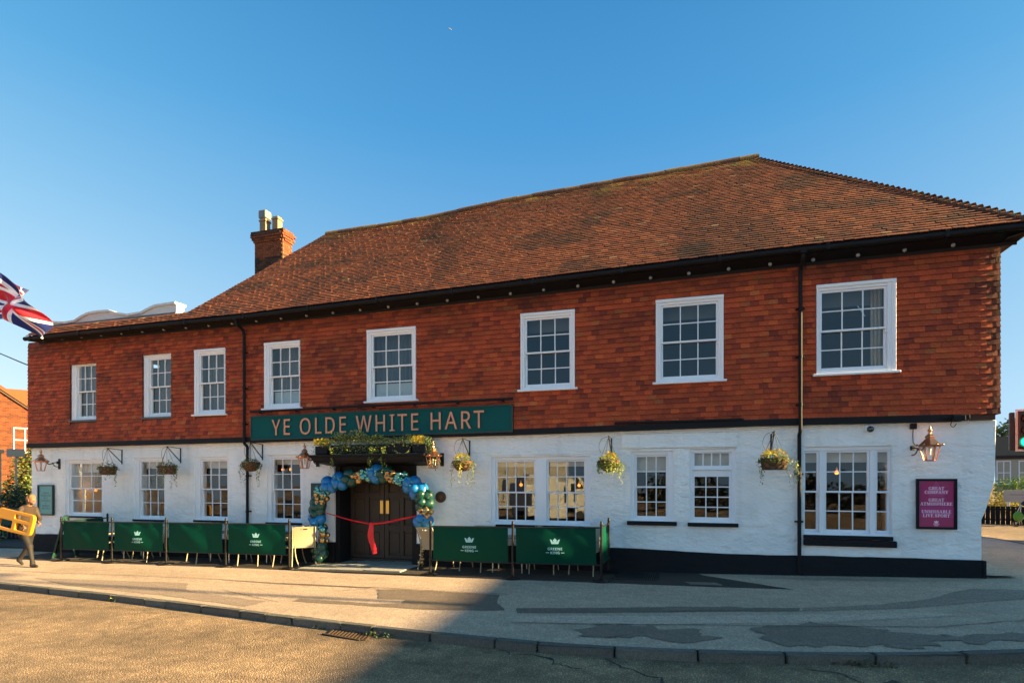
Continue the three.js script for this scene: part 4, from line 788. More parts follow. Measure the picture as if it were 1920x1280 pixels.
// ------------------------------------------------------------------ doorstep of pale slabs
{
  const st = new THREE.Group(); st.name = 'doorstep'; st.userData.kind = 'structure'; scene.add(st);
  const sm = [.62, .7, .66].map((k) => mat(k, k * .93, k * .82, .8, { map: rep(T.fine, 1), bumpMap: rep(T.fineB, 1), bumpScale: .002 }));
  const xs = [-8.45, -7.6, -6.75, -5.86], zs = [-.55, .2, .93];
  for (let i = 0; i < 3; i++) for (let j = 0; j < 2; j++) { const g = rbox(xs[i] + .004, xs[i + 1] - .004, -.12, 0, zs[j] + .004, zs[j + 1] - .004, .01, 2), m = part('paving_slab', uvm(g), sm[(i + 2 * j) % 3], st); m.position.y = ground((xs[i] + xs[i + 1]) / 2, .3) + .075 + rr(-.002, .002); m.rotation.z = .008; }
}
// ------------------------------------------------------------------ balloon arch and ribbon
{
  const t = thing('balloon_arch', 'arch of blue, green, gold and chrome teal balloons round the pub door', 'balloon arch', [-6.95, ground(-6.95, .3) + .07, .32]);
  const geo = new THREE.LatheGeometry([[0, -1.12], [.06, -1.1], [.05, -1.04], [.3, -.93], [.62, -.74], [.86, -.45], [.97, -.1], [.98, .2], [.88, .52], [.66, .78], [.36, .95], [0, 1]].map((p) => new THREE.Vector2(...p)), 22);
  const bm = { b: pmat(.004, .16, .42, .4, { clearcoat: .25, clearcoatRoughness: .25 }), g: pmat(.004, .05, .032, .4, { clearcoat: .3, clearcoatRoughness: .2 }), o: mat(.55, .33, .14, .22, { metalness: .9 }), t: mat(.17, .42, .40, .14, { metalness: .92 }), s: pmat(.03, .22, .36, .3, { clearcoat: .5 }) };
  const put = (px, py, pz, r, k) => { const m = part('balloon', geo, bm[k], t); m.position.set(px + 6.95, py - t.position.y, pz - .32); m.scale.setScalar(r); m.rotation.set(rr(-1.2, 1.2), rr(0, 6), rr(-1.2, 1.2)); };
  // the line of the arch and what colour each stretch has (x, y, colour, clusters: L = large, s = swarm of small)
  const path = [[-8.27, -.06, 'g'], [-8.3, .10, 'g'], [-8.2, .3, 'o1'], [-8.18, .44, 'o1'], [-8.24, .60, 't1'], [-8.36, .80, 'b'], [-8.36, .98, 'g'], [-8.33, 1.14, 'g'], [-8.22, 1.27, 'O'], [-8.19, 1.42, 'T'], [-8.02, 1.60, 'b'], [-7.72, 1.68, 'B'], [-7.45, 1.76, 'g'], [-7.22, 1.80, 'O'], [-7.0, 1.84, 'T'], [-6.78, 1.85, 'B2'], [-6.56, 1.83, 'g'], [-6.37, 1.80, 'O'], [-6.13, 1.74, 'T'], [-5.90, 1.60, 'B'], [-5.73, 1.46, 'b'], [-5.6, 1.33, 'g'], [-5.58, 1.16, 'G'], [-5.54, 1.0, 'O2'], [-5.62, .79, 'b']];
  for (const [x, y, k] of path) {
    const c = { o: 'o', O: 'o', t: 't', T: 't', b: 'b', B: 'b', g: 'g', G: 'g' }[k[0]], big = .148;
    if (k.length > 1 && k[1] === '1') { put(x, y, .34, .085, c); put(x - .1, y + .02, .26, .07, c); put(x + .05, y - .02, .24, .06, c); continue; }
    if (c === 'b' || c === 'g') {
      const nx = x + 6.95, l = Math.hypot(nx, y - .7), ux = nx / l, uy = (y - .7) / l, R = big * (c === 'g' ? .98 : 1.04);
      put(x + ux * .09, y + uy * .09, .30, R, c); put(x - ux * .09, y - uy * .09, .34, R * .92, c); put(x - uy * .07, y + ux * .07, .42, R * .72, c); put(x + uy * .06, y - ux * .06, .2, R * .85, c);
      if (k === 'B' || k === 'B2') for (let i = 0; i < 11; i++) put(x + rr(-.1, .1), y + rr(-.12, .14), .42 + rr(0, .05), rr(.024, .05), k === 'B' ? 's' : i % 2 ? 's' : 't');
    } else {
      put(x + rr(-.03, .05), y + .09, .3, .085, c); put(x + rr(-.02, .04), y - .1, .34, .09, c); put(x - .08, y, .26, .07, c); put(x + .09, y + .01, .28, .075, c);
      for (let i = 0; i < 14; i++) put(x + rr(-.13, .13), y + rr(-.12, .12), .40 + rr(-.02, .05), rr(.03, .056), c);
    }
  }
  path.forEach(([x, y, k], i) => { if (i < 3 || i > path.length - 2) return; const [x2, y2, k2] = path[i + 1], c = { o: 'o', O: 'o', t: 't', T: 't', b: 'b', B: 'b', g: 'g', G: 'g' }, mx = (x + x2) / 2, my = (y + y2) / 2; put(mx + rr(-.05, .05), my + rr(-.05, .05), .36, rr(.085, .105), c[k2[0]]); put(mx + rr(-.1, .1), my + rr(-.1, .1), .24, rr(.08, .1), c[k[0]]); });
  for (let i = 0; i < 8; i++) put(-5.64 + rr(-.03, .03), .66 - i * .045, .3 + rr(-.03, .04), rr(.026, .04), 't'); put(-5.62, .28, .32, .075, 't'); put(-5.63, .13, .32, .06, 'o'); for (let i = 0; i < 5; i++) put(-5.63 + rr(-.05, .05), .05 - i * .03, .34, rr(.03, .045), 'o'); put(-5.66, -.12, .34, .08, 'o');
  part('frame', tube([[-1.36, 0, 0], [-1.4, .9, 0], [-1.25, 1.5, 0], [-.8, 1.85, 0], [-.1, 2.0, 0], [.7, 1.88, 0], [1.2, 1.55, 0], [1.38, 1.1, 0], [1.3, .0, 0]], .012, 60, 6), mt.white, t);
}
{
  const red = mat(.72, .008, .018, .45, { side: THREE.DoubleSide }), t = thing('ribbon', 'red ribbon tied in a knot across the pub doorway', 'ribbon', [-6.88, .72, .36]);
  const strip = (pts, w) => { const c = new THREE.CatmullRomCurve3(pts.map((p) => V(...p))), g = new THREE.PlaneGeometry(1, 1, 40, 3), p = g.attributes.position; for (let i = 0; i < p.count; i++) { const u = p.getX(i) + .5, v = p.getY(i), q = c.getPoint(u), tn = c.getTangent(u), ww = w(u); const nx = -tn.y, ny = tn.x; p.setXYZ(i, q.x + nx * v * ww, q.y + ny * v * ww, q.z + .02 * Math.sin(v * 6 + u * 9)); } g.computeVertexNormals(); return g; };
  part('band', strip([[-1.26, .235, 0], [-.8, .13, .01], [-.35, .04, .01], [0, -.005, .02]], (u) => .022 + .02 * u), red, t); part('band', strip([[0, -.005, .02], [.4, .045, .01], [.8, .13, .01], [1.2, .215, 0]], (u) => .045 - .01 * u), red, t);
  part('knot', new THREE.SphereGeometry(.04, 12, 8).scale(1.2, 1, .8).translate(0, 0, .03), red, t);
  part('tail', strip([[.0, 0, .03], [.0, -.18, .05], [.03, -.42, .04], [.1, -.68, .05]], (u) => .10 + .05 * Math.sin(u * 3)), red, t); part('tail', strip([[.01, 0, .02], [-.02, -.15, .03], [-.0, -.34, .02], [.05, -.5, .04]], (u) => .08 + .04 * u), red, t);
}
// ------------------------------------------------------------------ notices and fittings on the wall
{
  const pt = canvasTex(660, 900, (c, w, h) => {
    c.fillStyle = '#a4155f'; c.fillRect(0, 0, w, h); c.globalAlpha = .28; c.strokeStyle = '#d78fb8'; c.fillStyle = '#c36aa0'; c.lineWidth = 6;
    c.beginPath(); c.moveTo(w / 2, 5); c.quadraticCurveTo(w * .42, 90, w * .38, 150); c.quadraticCurveTo(w * .15, 230, w * .32, 300); c.lineTo(w * .68, 300); c.quadraticCurveTo(w * .85, 230, w * .62, 150); c.quadraticCurveTo(w * .58, 90, w / 2, 5); c.fill(); c.stroke();
    c.beginPath(); c.ellipse(w * .5, h * .40, w * .3, h * .07, 0, 0, 7); c.stroke(); c.fillRect(0, h * .55, w, h * .24); c.globalAlpha = 1;
    c.fillStyle = '#f1d3ea'; c.textAlign = 'center'; c.font = 'bold 80px serif';
    const line = (s, y, sz) => { c.font = 'bold ' + sz + 'px serif'; c.fillText(s, w / 2, y); };
    line('GREAT', 175, 84); line('COMPANY', 250, 84); line('GREAT', 400, 84); line('ATMOSPHERE', 478, 84); line('UNMISSABLE', 628, 82); line('LIVE SPORT', 706, 84);
    c.fillStyle = '#f1d3ea'; crown(c, w / 2, 800, 42); c.font = 'bold 30px sans-serif'; c.fillText('GREENE', w / 2, 852); c.fillText('KING', w / 2, 880);
  });
  const t = thing('poster_case', 'magenta poster in a black frame under the right-hand lantern', 'poster', [4.265, 1.285, WALLZ + .015]), w = .31, h = .45;
  part('frame', [rbox(-w, w, h - .04, h, 0, .06), rbox(-w, w, -h, -h + .04, 0, .06), rbox(-w, -w + .04, -h + .04, h - .04, 0, .06), rbox(w - .04, w, -h + .04, h - .04, 0, .06), box(-w + .02, w - .02, -h + .02, h - .02, 0, .02)], mt.black, t);
  part('poster', new THREE.PlaneGeometry(2 * w - .078, 2 * h - .078).translate(0, 0, .028), new THREE.MeshPhysicalMaterial({ map: pt, roughness: .35, clearcoat: .4 }), t);
  const teal = canvasTex(256, 384, (c, cw, ch) => { // small print that cannot be made out from the street: rows of dark strokes
    c.fillStyle = '#5d9a9c'; c.fillRect(0, 0, cw, ch); c.fillStyle = '#1c4a5c'; let s = 5; const r = () => (s = (s * 16807) % 2147483647) / 2147483647;
    for (const [y, n] of [[95, 6], [130, 9], [165, 5], [200, 9], [235, 1], [270, 7], [305, 8]]) for (let k = 0; k < n; k++) { const x = cw / 2 + (k - n / 2) * 19 + 2; c.fillRect(x, y - 12, 4, 24); c.fillRect(x, y - 12 + Math.floor(r() * 3) * 10, 13, 5); if (r() < .6) c.fillRect(x + 9, y - 12, 4, 24); }
  });
  const q = thing('poster_case', 'teal notice in a dark green frame at the left corner, partly behind the walker', 'poster', [-17.78, 1.14, WALLZ + .015]), a = .31, b = .44;
  part('frame', [rbox(-a, a, b - .035, b, 0, .06), rbox(-a, a, -b, -b + .035, 0, .06), rbox(-a, -a + .035, -b + .035, b - .035, 0, .06), rbox(a - .035, a, -b + .035, b - .035, 0, .06), box(-a + .02, a - .02, -b + .02, b - .02, 0, .02)], mat(.004, .03, .03, .4), q);
  part('poster', new THREE.PlaneGeometry(2 * a - .07, 2 * b - .07).translate(0, 0, .028), new THREE.MeshStandardMaterial({ map: teal, roughness: .3 }), q);
  const n = thing('notice_board', 'small dark green board on the wall behind the left side of the balloons', 'notice board', [-8.65, 1.3, WALLZ + .015]);
  part('board', rbox(-.15, .15, -.36, .34, 0, .03, .004), mat(.006, .05, .04, .5), n); part('sheet', box(-.11, .11, -.25, .0, .0305, .032), mat(.05, .16, .14, .6), n);
  const pl = thing('plaque', 'round bronze plaque on the white wall right of the balloons', 'plaque', [-5.36, 1.33, WALLZ + .01]);
  part('disc', new THREE.LatheGeometry([[0, .02], [.1, .02], [.105, .03], [.125, .03], [.13, .0]].map((p) => new THREE.Vector2(...p)), 32).rotateX(Math.PI / 2), mat(.12, .06, .035, .5, { metalness: .5 }), pl); part('boss', new THREE.SphereGeometry(.045, 14, 10).scale(1, 1.2, .35).translate(0, 0, .02), mat(.2, .1, .06, .45, { metalness: .5 }), pl);
  const cam = thing('security_camera', 'white dome camera under the band above the right-hand window', 'security camera', [3.21, 2.655, WALLZ + .0]);
  part('mount', rbox(-.075, .075, -.05, .075, .0, .07, .03, 3), mt.white, cam); part('dome', new THREE.SphereGeometry(.06, 18, 12).translate(.01, -.012, .085), pmat(.02, .02, .025, .08, { clearcoat: 1 }), cam);
  const cb = thing('cable_box', 'small black junction box with a cable down to the right-hand lantern', 'junction box', [3.91, 2.68, WALLZ + .012]);
  part('box', rbox(-.05, .05, -.05, .05, 0, .06, .006), mt.black, cb); part('cable', tube([[0, -.05, .02], [-.0, -.2, .012], [.01, -.3, .012], [.05, -.36, .015]], .007, 12, 5), mt.black, cb);
  const fl = thing('floodlight', 'small black floodlight with loose cables at the right end of the black band', 'floodlight', [4.55, 2.80, .05]);
  part('lamp_head', [rbox(-.09, .09, -.05, .04, .02, .1, .01), rbox(.06, .16, -.02, .05, -.0, .08, .01)], mt.black, fl); part('cable', [tube([[-.08, -.03, .03], [-.1, -.12, .0], [-.06, -.16, .0], [-.02, -.1, .02]], .006, 16, 5), tube([[-.3, -.01, -.01], [-.2, .01, .04], [-.1, 0, .03]], .008, 10, 5)], mt.black, fl);
  // bulbs strung along the eaves
  const ls = thing('light_string', 'row of small grey unlit bulbs strung along the eaves', 'light string', [0, 0, 0]), bg = new THREE.SphereGeometry(.035, 10, 8), bmat = pmat(.30, .31, .33, .3, { clearcoat: .4 }), cp = [];
  for (let x = -17.6; x < 5.0; x += .735) { const y = poly(SOFFIT, x) + .01, z = .13; const m = part('bulb', bg, bmat, ls); m.position.set(x, y, z + .02); cp.push(bar([x, y + .03, z], [x, y + .07, z], .018, 6)); cp.push(bar([x, y + .07, z], [Math.min(x + .735, 5), poly(SOFFIT, x + .735) + .08, z], .006, 5)); }
  part('cord', cp, mt.black, ls);
  // warm lamps inside, seen through the glass
  const shade = mat(.05, .04, .03, .5, { side: THREE.DoubleSide });
  [[-17.63, 1.4, -1.4, 'lit pendant lamp inside the leftmost ground floor window'], [2.98, 1.87, -1.4, 'glowing pendant lamp inside the wide right-hand window'], [-3.84, 1.6, -1.4, 'lit lamp inside the left half of the double window'], [-2.42, 1.59, -1.4, 'lit lamp inside the right half of the double window'], [-11.03, 2.01, -1.4, 'leftmost of the lamps inside the window right of the left drainpipe'], [-10.7, 2.01, -1.4, 'second lamp inside the window right of the left drainpipe'], [-10.44, 2.01, -1.4, 'rightmost of the lamps inside the window right of the left drainpipe']].forEach(([x, y, z, l], i) => {
    const p = thing('pendant_lamp', l, 'lamp', [x, y, z], 0, 'warm lamps inside the pub');
    part('bulb', new THREE.SphereGeometry(.042, 12, 8), new THREE.MeshStandardMaterial({ color: 0x221100, emissive: new THREE.Color(1, .30, .035), emissiveIntensity: i === 1 ? .55 : .26 }), p); part('cord', bar([0, .05, 0], [0, 2.46 - y, 0], .006, 5), mt.black, p); part('holder', bar([0, .04, 0], [0, .11, 0], .022), shade, p);
    const L = new THREE.PointLight(new THREE.Color(1, .5, .18), i < 4 ? .045 : .03, 0, 2); L.position.set(0, 0, .07); L.castShadow = true; p.add(L);
  });
  // service grilles and gully
  const gr = thing('cellar_grating', 'dark ribbed metal cellar grating in the pavement right of the barriers', 'grating', [-.92, ground(-.92, .5) + .006, .5]), gb = [box(-.42, .42, 0, .012, -.4, -.36), box(-.42, .42, 0, .012, .36, .4)];
  for (let x = -.41; x < .41; x += .04) gb.push(box(x, x + .016, 0, .014, -.36, .36)); part('bars', gb, mat(.035, .036, .04, .5, { metalness: .6 }), gr); part('pan', box(-.42, .42, -.04, .002, -.4, .4), mat(.012, .012, .012, .9), gr);
  const gy = thing('drain_grate', 'rusty slotted iron drain grate in the gutter below the kerb', 'drain', [-4.42, ground(-4.42, 5.02) - KERB + .004, 5.13], -.2), bars = [rbox(-.34, .34, 0, .012, -.16, -.13), rbox(-.34, .34, 0, .012, .13, .16)];
  for (let x = -.33; x < .33; x += .06) { const b = rbox(-.014, .014, 0, .013, -.145, .145, .003); b.rotateY(.45); b.translate(x + .02, 0, 0); bars.push(b); }
  part('grate', bars, mat(.10, .062, .035, .7, { metalness: .4 }), gy); part('pit', box(-.34, .34, -.02, .001, -.16, .16), mat(.01, .009, .008, .95), gy);
  // weeds in the kerb joint and bits of litter
  seed = 4242;
  [[-9.6, 4.2, .32, 'low green weeds growing at the foot of the kerb on the left'], [-5.0, 4.92, .12, 'single small green weed at the kerb near the middle'], [-3.95, 5.12, .2, 'reddish green weeds at the kerb beside the drain grate'], [1.75, 5.02, .35, 'dry brown-green weeds at the kerb on the right']].forEach(([x, z, w, l], k) => {
    const p = thing('weed', l, 'weed', [x, ground(x, z) - KERB, z]), a = new Acc(); for (let i = 0; i < 70 * w / .2; i++) leaf(a, rr(-w, w), rr(.0, .06), rr(-.03, .05), rr(.02, .05), pick(k === 3 ? [[.12, .09, .03], [.06, .07, .02]] : k === 2 ? [G.mid, [.14, .05, .02], G.mid] : [G.mid, G.lime, G.mid])); part('leaves', a.geo(), mt.leaf, p, { kind: 'stuff' });
  });
  const litter = new Acc(); for (let i = 0; i < 120; i++) { const x = rr(-11, 6), z = rnd() < .55 ? rr(5.3, 8.5) : rr(1.2, 5), road = z > poly(KERBLINE, x) + .14; if (!road && z > poly(KERBLINE, x)) continue; const y = ground(x, z) - (road ? KERB : 0) + .009, s = rr(.005, .014), c = pick([[.3, .26, .2], [.08, .06, .04], [.3, .18, .08], [.34, .3, .26]]); litter.quad([x - s, y, z], [x, y + .004, z + s], [x + s, y, z], [x, y + .006, z - s], c); }
  const lt = part('litter', litter.geo(), mat(1, 1, 1, .9, { vertexColors: true, side: THREE.DoubleSide }), scene); lt.userData = { kind: 'stuff', label: 'fallen leaves and bits of grit scattered over road and pavement', category: 'litter' };
}
// ------------------------------------------------------------------ flag
{
  const ft = canvasTex(600, 300, (c, w, h) => {
    c.fillStyle = '#10236e'; c.fillRect(0, 0, w, h); const diag = (col, lw) => { c.strokeStyle = col; c.lineWidth = lw; c.beginPath(); c.moveTo(0, 0); c.lineTo(w, h); c.moveTo(w, 0); c.lineTo(0, h); c.stroke(); };
    diag('#f4f4f6', 60);
    c.strokeStyle = '#d0102c'; c.lineWidth = 20; for (const [x0, y0, s] of [[0, 0, 1], [w, h, 1], [w, 0, 1], [0, h, 1]]) { const dx = (w / 2 - x0), dy = (h / 2 - y0), l = Math.hypot(dx, dy), ox = -dy / l * 10 * s, oy = dx / l * 10 * s; c.beginPath(); c.moveTo(x0 + ox, y0 + oy); c.lineTo(w / 2 + ox, h / 2 + oy); c.stroke(); }
    c.fillStyle = '#f4f4f6'; c.fillRect(w / 2 - 50, 0, 100, h); c.fillRect(0, h / 2 - 50, w, 100); c.fillStyle = '#d0102c'; c.fillRect(w / 2 - 30, 0, 60, h); c.fillRect(0, h / 2 - 30, w, 60);
  });
  const t = thing('flag', 'red, white and blue union flag streaming at the upper left corner of the pub', 'flag', [-18.3, 6.6, 1.2]);
  const A = [.25, .86, 0], B = [2.36, -.28, .3], C = [.05, -.25, 0], D = [2.6, -1.24, .2];
  const g = new THREE.PlaneGeometry(1, 1, 48, 24), p = g.attributes.position;
  for (let i = 0; i < p.count; i++) { const u = p.getX(i) + .5, v = .5 - p.getY(i), q = [0, 1, 2].map((k) => lerp(lerp(A[k], B[k], u), lerp(C[k], D[k], u), v)), a = smooth(0, .3, u); p.setXYZ(i, q[0] + .05 * a * Math.sin(v * 8 + u * 3), q[1] + .07 * a * Math.sin(u * 9 - v * 3) - .10 * Math.sin(u * 3.1) * (v - .5), q[2] + a * (.20 * Math.sin(u * 8 + v * 4.5) + .08 * Math.sin(u * 15 - v * 7))); }
  g.computeVertexNormals();
  part('cloth', g, pmat(1, 1, 1, .8, { map: ft, side: THREE.DoubleSide, transmission: .25, thickness: 0 }), t);
  part('flagpole', bar([-.25, ground(-18.55, 1.2) - 6.6, 0], [-.25, 1.1, 0], .045, 12), mt.white, t);
}
// ------------------------------------------------------------------ the walker with the yellow frame
function field(res, size, center, bones, k) { // smooth union of tapered capsules, meshed by marching cubes; vertices in metres
  const mc = new MarchingCubes(res, undefined, false, false, 400000); mc.isolation = 0;
  const h = res / 2, cell = size / res;
  for (let z = 0; z < res; z++) for (let y = 0; y < res; y++) for (let x = 0; x < res; x++) {
    const px = center[0] + (x - h) * cell * 1, py = center[1] + (y - h) * cell, pz = center[2] + (z - h) * cell; let s = 0;
    for (const b of bones) {
      const [ax, ay, az, bx, by, bz, ra, rb, sx = 1, sz = 1] = b; const dx = bx - ax, dy = by - ay, dz = bz - az, qx = px - ax, qy = py - ay, qz = pz - az;
      const t = clamp((qx * dx + qy * dy + qz * dz) / (dx * dx + dy * dy + dz * dz + 1e-9), 0, 1), ex = (qx - dx * t) / sx, ey = qy - dy * t, ez = (qz - dz * t) / sz, d = Math.sqrt(ex * ex + ey * ey + ez * ez) - lerp(ra, rb, t);
      if (d < k * 6) s += Math.exp(-d / k);
    }
    mc.field[x + y * res + z * res * res] = s > 0 ? k * Math.log(s) : -k * 6;
  }
  mc.update();
  const n = mc.count, P = new Float32Array(n * 3), N = new Float32Array(n * 3);
  for (let i = 0; i < n; i++) for (let q = 0; q < 3; q++) { P[i * 3 + q] = center[q] + mc.positionArray[i * 3 + q] * size / 2; N[i * 3 + q] = mc.normalArray[i * 3 + q]; }
  const g = new THREE.BufferGeometry(); g.setAttribute('position', new THREE.BufferAttribute(P, 3)); g.setAttribute('normal', new THREE.BufferAttribute(N, 3)); return g;
}
function paint(g, fn) { const p = g.attributes.position, c = new Float32Array(p.count * 3); for (let i = 0; i < p.count; i++) c.set(fn(p.getX(i), p.getY(i), p.getZ(i)), i * 3); g.setAttribute('color', new THREE.BufferAttribute(c, 3)); g.setAttribute('uv', new THREE.BufferAttribute(new Float32Array(p.count * 2), 2)); return g; }
{
  // local axes: the walker goes along +x; y up from the pavement; z towards the road
  const t = thing('person', 'person in tan jacket walking past the left corner, carrying a yellow frame', 'person', [-15.3, ground(-15.3, 2.08) + .002, 2.08]);
  const skin = [.22, .105, .06], top = [.038, .021, .013], trou = [.013, .010, .009], boot = [.018, .015, .014];
  const arm = [[.06, 1.38, .17, .10, 1.12, .25, .05, .042], [.10, 1.12, .25, .22, .98, .22, .042, .03], [.06, 1.38, -.17, .14, 1.14, -.2, .05, .042], [.14, 1.14, -.2, .30, 1.06, -.06, .042, .03]];
  const hip = .88, bones = [
    [0, .9, 0, .01, 1.08, 0, .135, .125, .82, 1.12], [.01, 1.08, 0, .05, 1.36, 0, .135, .12, .85, 1.25], [.05, 1.39, -.13, .05, 1.39, .13, .06, .06], [.07, 1.42, 0, .11, 1.52, 0, .055, .05],
    [.0, hip, .085, .24, .5, .09, .095, .064], [.24, .5, .09, .34, .1, .09, .06, .042], [0, hip, -.085, -.06, .48, -.085, .095, .064], [-.06, .48, -.085, -.36, .16, -.085, .06, .042],
    [.34, .1, .09, .34, .05, .09, .045, .045], [.33, .045, .09, .50, .035, .10, .042, .03], [-.36, .16, -.085, -.39, .12, -.085, .044, .044], [-.39, .12, -.085, -.28, .03, -.085, .042, .03], ...arm];
  const body = field(126, 1.9, [0, .83, 0], bones, .014);
  const H = [.175, 1.60, 0], head = field(72, .34, H, [[.15, 1.625, 0, .185, 1.61, 0, .082, .078, 1, .86], [.19, 1.56, 0, .225, 1.535, 0, .058, .04, 1, .95], [.245, 1.60, 0, .272, 1.575, 0, .011, .016], [.255, 1.545, -.012, .255, 1.545, .012, .012, .012], [.16, 1.60, .073, .165, 1.575, .073, .018, .012, 1, .5], [.16, 1.60, -.073, .165, 1.575, -.073, .018, .012, 1, .5], [.24, 1.625, -.03, .24, 1.625, .03, .018, .018], [.11, 1.5, 0, .15, 1.56, 0, .05, .055]], .008);
  const hand = (x, y, z, s) => { // palm, four bent fingers of unequal length and a thumb from the side, closed on the rim of the frame
    const b = [[x, y, z, x + .06, y - .035, z, .026, .028, 1, 1]]; for (let f = 0; f < 4; f++) { const o = (f - 1.5) * .019, L = [.034, .04, .037, .028][f]; b.push([x + .06 + o * .5, y - .035 + o * .85, z + s * .012, x + .085 + o * .5, y - .055 + o * .85, z + s * (.012 + L), .0095, .009], [x + .085 + o * .5, y - .055 + o * .85, z + s * (.012 + L), x + .062 + o * .5, y - .075 + o * .85, z + s * (.02 + L * 1.1), .009, .008]); }
    b.push([x + .015, y + .012, z, x + .05, y + .03, z + s * .03, .012, .011], [x + .05, y + .03, z + s * .03, x + .078, y + .012, z + s * .045, .011, .009]); return field(60, .24, [x + .05, y - .02, z + s * .02], b, .003);
  };
  const parts = [paint(body, (x, y) => y < .105 && x > .2 || (x < -.22 && y < .2 && y < .17 - (x + .36) * .5) ? boot : y < .93 ? trou : y > 1.445 ? skin : top), paint(head, () => skin), paint(hand(.22, .98, .22, 1), () => skin), paint(hand(.30, 1.06, -.06, 1), () => skin)];
  part('body', M(parts), mat(1, 1, 1, .75, { vertexColors: true }), t);
  const hair = field(64, .36, [.13, 1.62, 0], [[.12, 1.645, 0, .165, 1.665, 0, .088, .075, 1, .92], [.09, 1.60, 0, .08, 1.55, 0, .068, .05, 1, 1], [.2, 1.69, 0, .23, 1.675, 0, .03, .018, 1, 1.8]], .01);
  part('hair', paint(hair, () => [.19, .10, .035]), mat(1, 1, 1, .8, { vertexColors: true }), t);
  const coat = field(90, .9, [.02, 1.05, 0], [[-.005, .80, 0, .01, 1.08, 0, .165, .14, .85, 1.12], [.01, 1.08, 0, .055, 1.37, 0, .148, .13, .86, 1.25]], .012);
  part('jacket', paint(coat, (x, y) => y < .86 ? [.016, .011, .009] : [.034, .019, .011]), mat(1, 1, 1, .9, { vertexColors: true }), t);
  for (const s of [-1, 1]) part('eye', new THREE.SphereGeometry(.011, 10, 8).translate(.243, 1.607, s * .03), mat(.05, .04, .035, .2), t);

  // yellow frame with four openings
  const c = thing('carrying_frame', 'big yellow rounded plastic frame with four openings held by the walking person', 'frame', [-15.12, .735, 2.44], 0);
  const rr4 = (x0, x1, y0, y1, r) => { const s = new THREE.Path(); s.moveTo(x0 + r, y0); s.lineTo(x1 - r, y0); s.quadraticCurveTo(x1, y0, x1, y0 + r); s.lineTo(x1, y1 - r); s.quadraticCurveTo(x1, y1, x1 - r, y1); s.lineTo(x0 + r, y1); s.quadraticCurveTo(x0, y1, x0, y1 - r); s.lineTo(x0, y0 + r); s.quadraticCurveTo(x0, y0, x0 + r, y0); return s; };
  const s = new THREE.Shape(rr4(-.52, .52, -.24, .24, .1).getPoints(6)); for (const q of [[-.44, -.03, -.19, .02], [.05, .44, -.19, .0], [-.02, .44, .06, .19]]) s.holes.push(rr4(...q, .05));
  const y = mat(.46, .20, .004, .4, { bumpMap: rep(T.grain, 2), bumpScale: .001 });
  const f = part('frame', new THREE.ExtrudeGeometry(s, { depth: .05, bevelEnabled: true, bevelSize: .012, bevelThickness: .012, bevelSegments: 2, curveSegments: 6 }).translate(0, 0, -.025), y, c);
  f.rotation.set(-.1, .12, -.17);
}
// ------------------------------------------------------------------ beyond the left corner
const brickM = (k = 1) => new THREE.MeshStandardMaterial({ color: new THREE.Color(k * .42, k * .30, k * .20), map: rep(T.brick, 1 / .9), roughness: .9 });
const slate = pmat(.014, .02, .025, .95, { specularIntensity: .1, bumpMap: rep(T.clay, 1), bumpScale: .01 }), orangeRoof = mat(.17, .06, .02, .9, { bumpMap: rep(T.clay, 1), bumpScale: .02 });
function houseWindow(parent, x, y, w, h, z, ry = 0) {
  const f = part('window', [rbox(-w / 2, w / 2, -h / 2, -h / 2 + .06, -.05, .04, .005), rbox(-w / 2, w / 2, h / 2 - .06, h / 2, -.05, .04, .005), rbox(-w / 2, -w / 2 + .06, -h / 2, h / 2, -.05, .035, .005), rbox(w / 2 - .06, w / 2, -h / 2, h / 2, -.05, .035, .005), box(-.025, .025, -h / 2, h / 2, -.02, .03), box(-w / 2, w / 2, -.025, .025, -.02, .028)], mt.white, parent);
  f.position.set(x, y, z); f.rotation.y = ry;
  part('pane', box(-w / 2 + .03, w / 2 - .03, -h / 2 + .03, h / 2 - .03, -.04, -.03), mat(.03, .04, .05, .06), f);
  part('sill', rbox(-w / 2 - .08, w / 2 + .08, -h / 2 - .09, -h / 2 - .002, -.05, .09, .01), mat(.45, .42, .38, .8), f);
  return f;
}
{
  const t = thing('brick_house', 'sunlit orange brick house with steep gable verge at the far left', 'house', [-40.3, -1.0, -13.4], .95);
  const wall = shapeOf([[-6, 0], [3.2, 0], [3.2, 5.4], [-1.4, 8.95], [-6, 5.6]]);
  part('wall', uvm(new THREE.ExtrudeGeometry(wall, { depth: 8, bevelEnabled: false }).translate(0, 0, -8)), brickM(1), t);
  part('roof', [uvm(new THREE.ExtrudeGeometry(shapeOf([[-1.4, 8.96], [3.6, 5.1], [3.75, 5.3], [-1.4, 9.2]]), { depth: 8.3, bevelEnabled: false }).translate(0, 0, -8.1)), uvm(box(-12, 14, 5.5, 9.4, -12, -8.12))], orangeRoof, t);
  part('verge_board', new THREE.ExtrudeGeometry(shapeOf([[-1.4, 8.8], [3.6, 4.94], [3.6, 5.12], [-1.4, 9.0]]), { depth: .12, bevelEnabled: false }).translate(0, 0, .01), mat(.08, .045, .03, .8), t);
  houseWindow(t, .55, 5.25, 1.15, 1.55, .02); houseWindow(t, -2.5, 5.25, 1.15, 1.55, .02);
}
function foliageMass(acc, blobs, n, s, cols) { for (let i = 0; i < n; i++) { const b = pick(blobs), u = rr(-1, 1), a = rr(0, 6.283), r = Math.pow(rnd(), .4), q = Math.sqrt(1 - u * u); leaf(acc, b[0] + Math.cos(a) * q * r * b[3], b[1] + u * r * b[4], b[2] + Math.sin(a) * q * r * b[3], s * rr(.7, 1.3), pick(cols)); } }
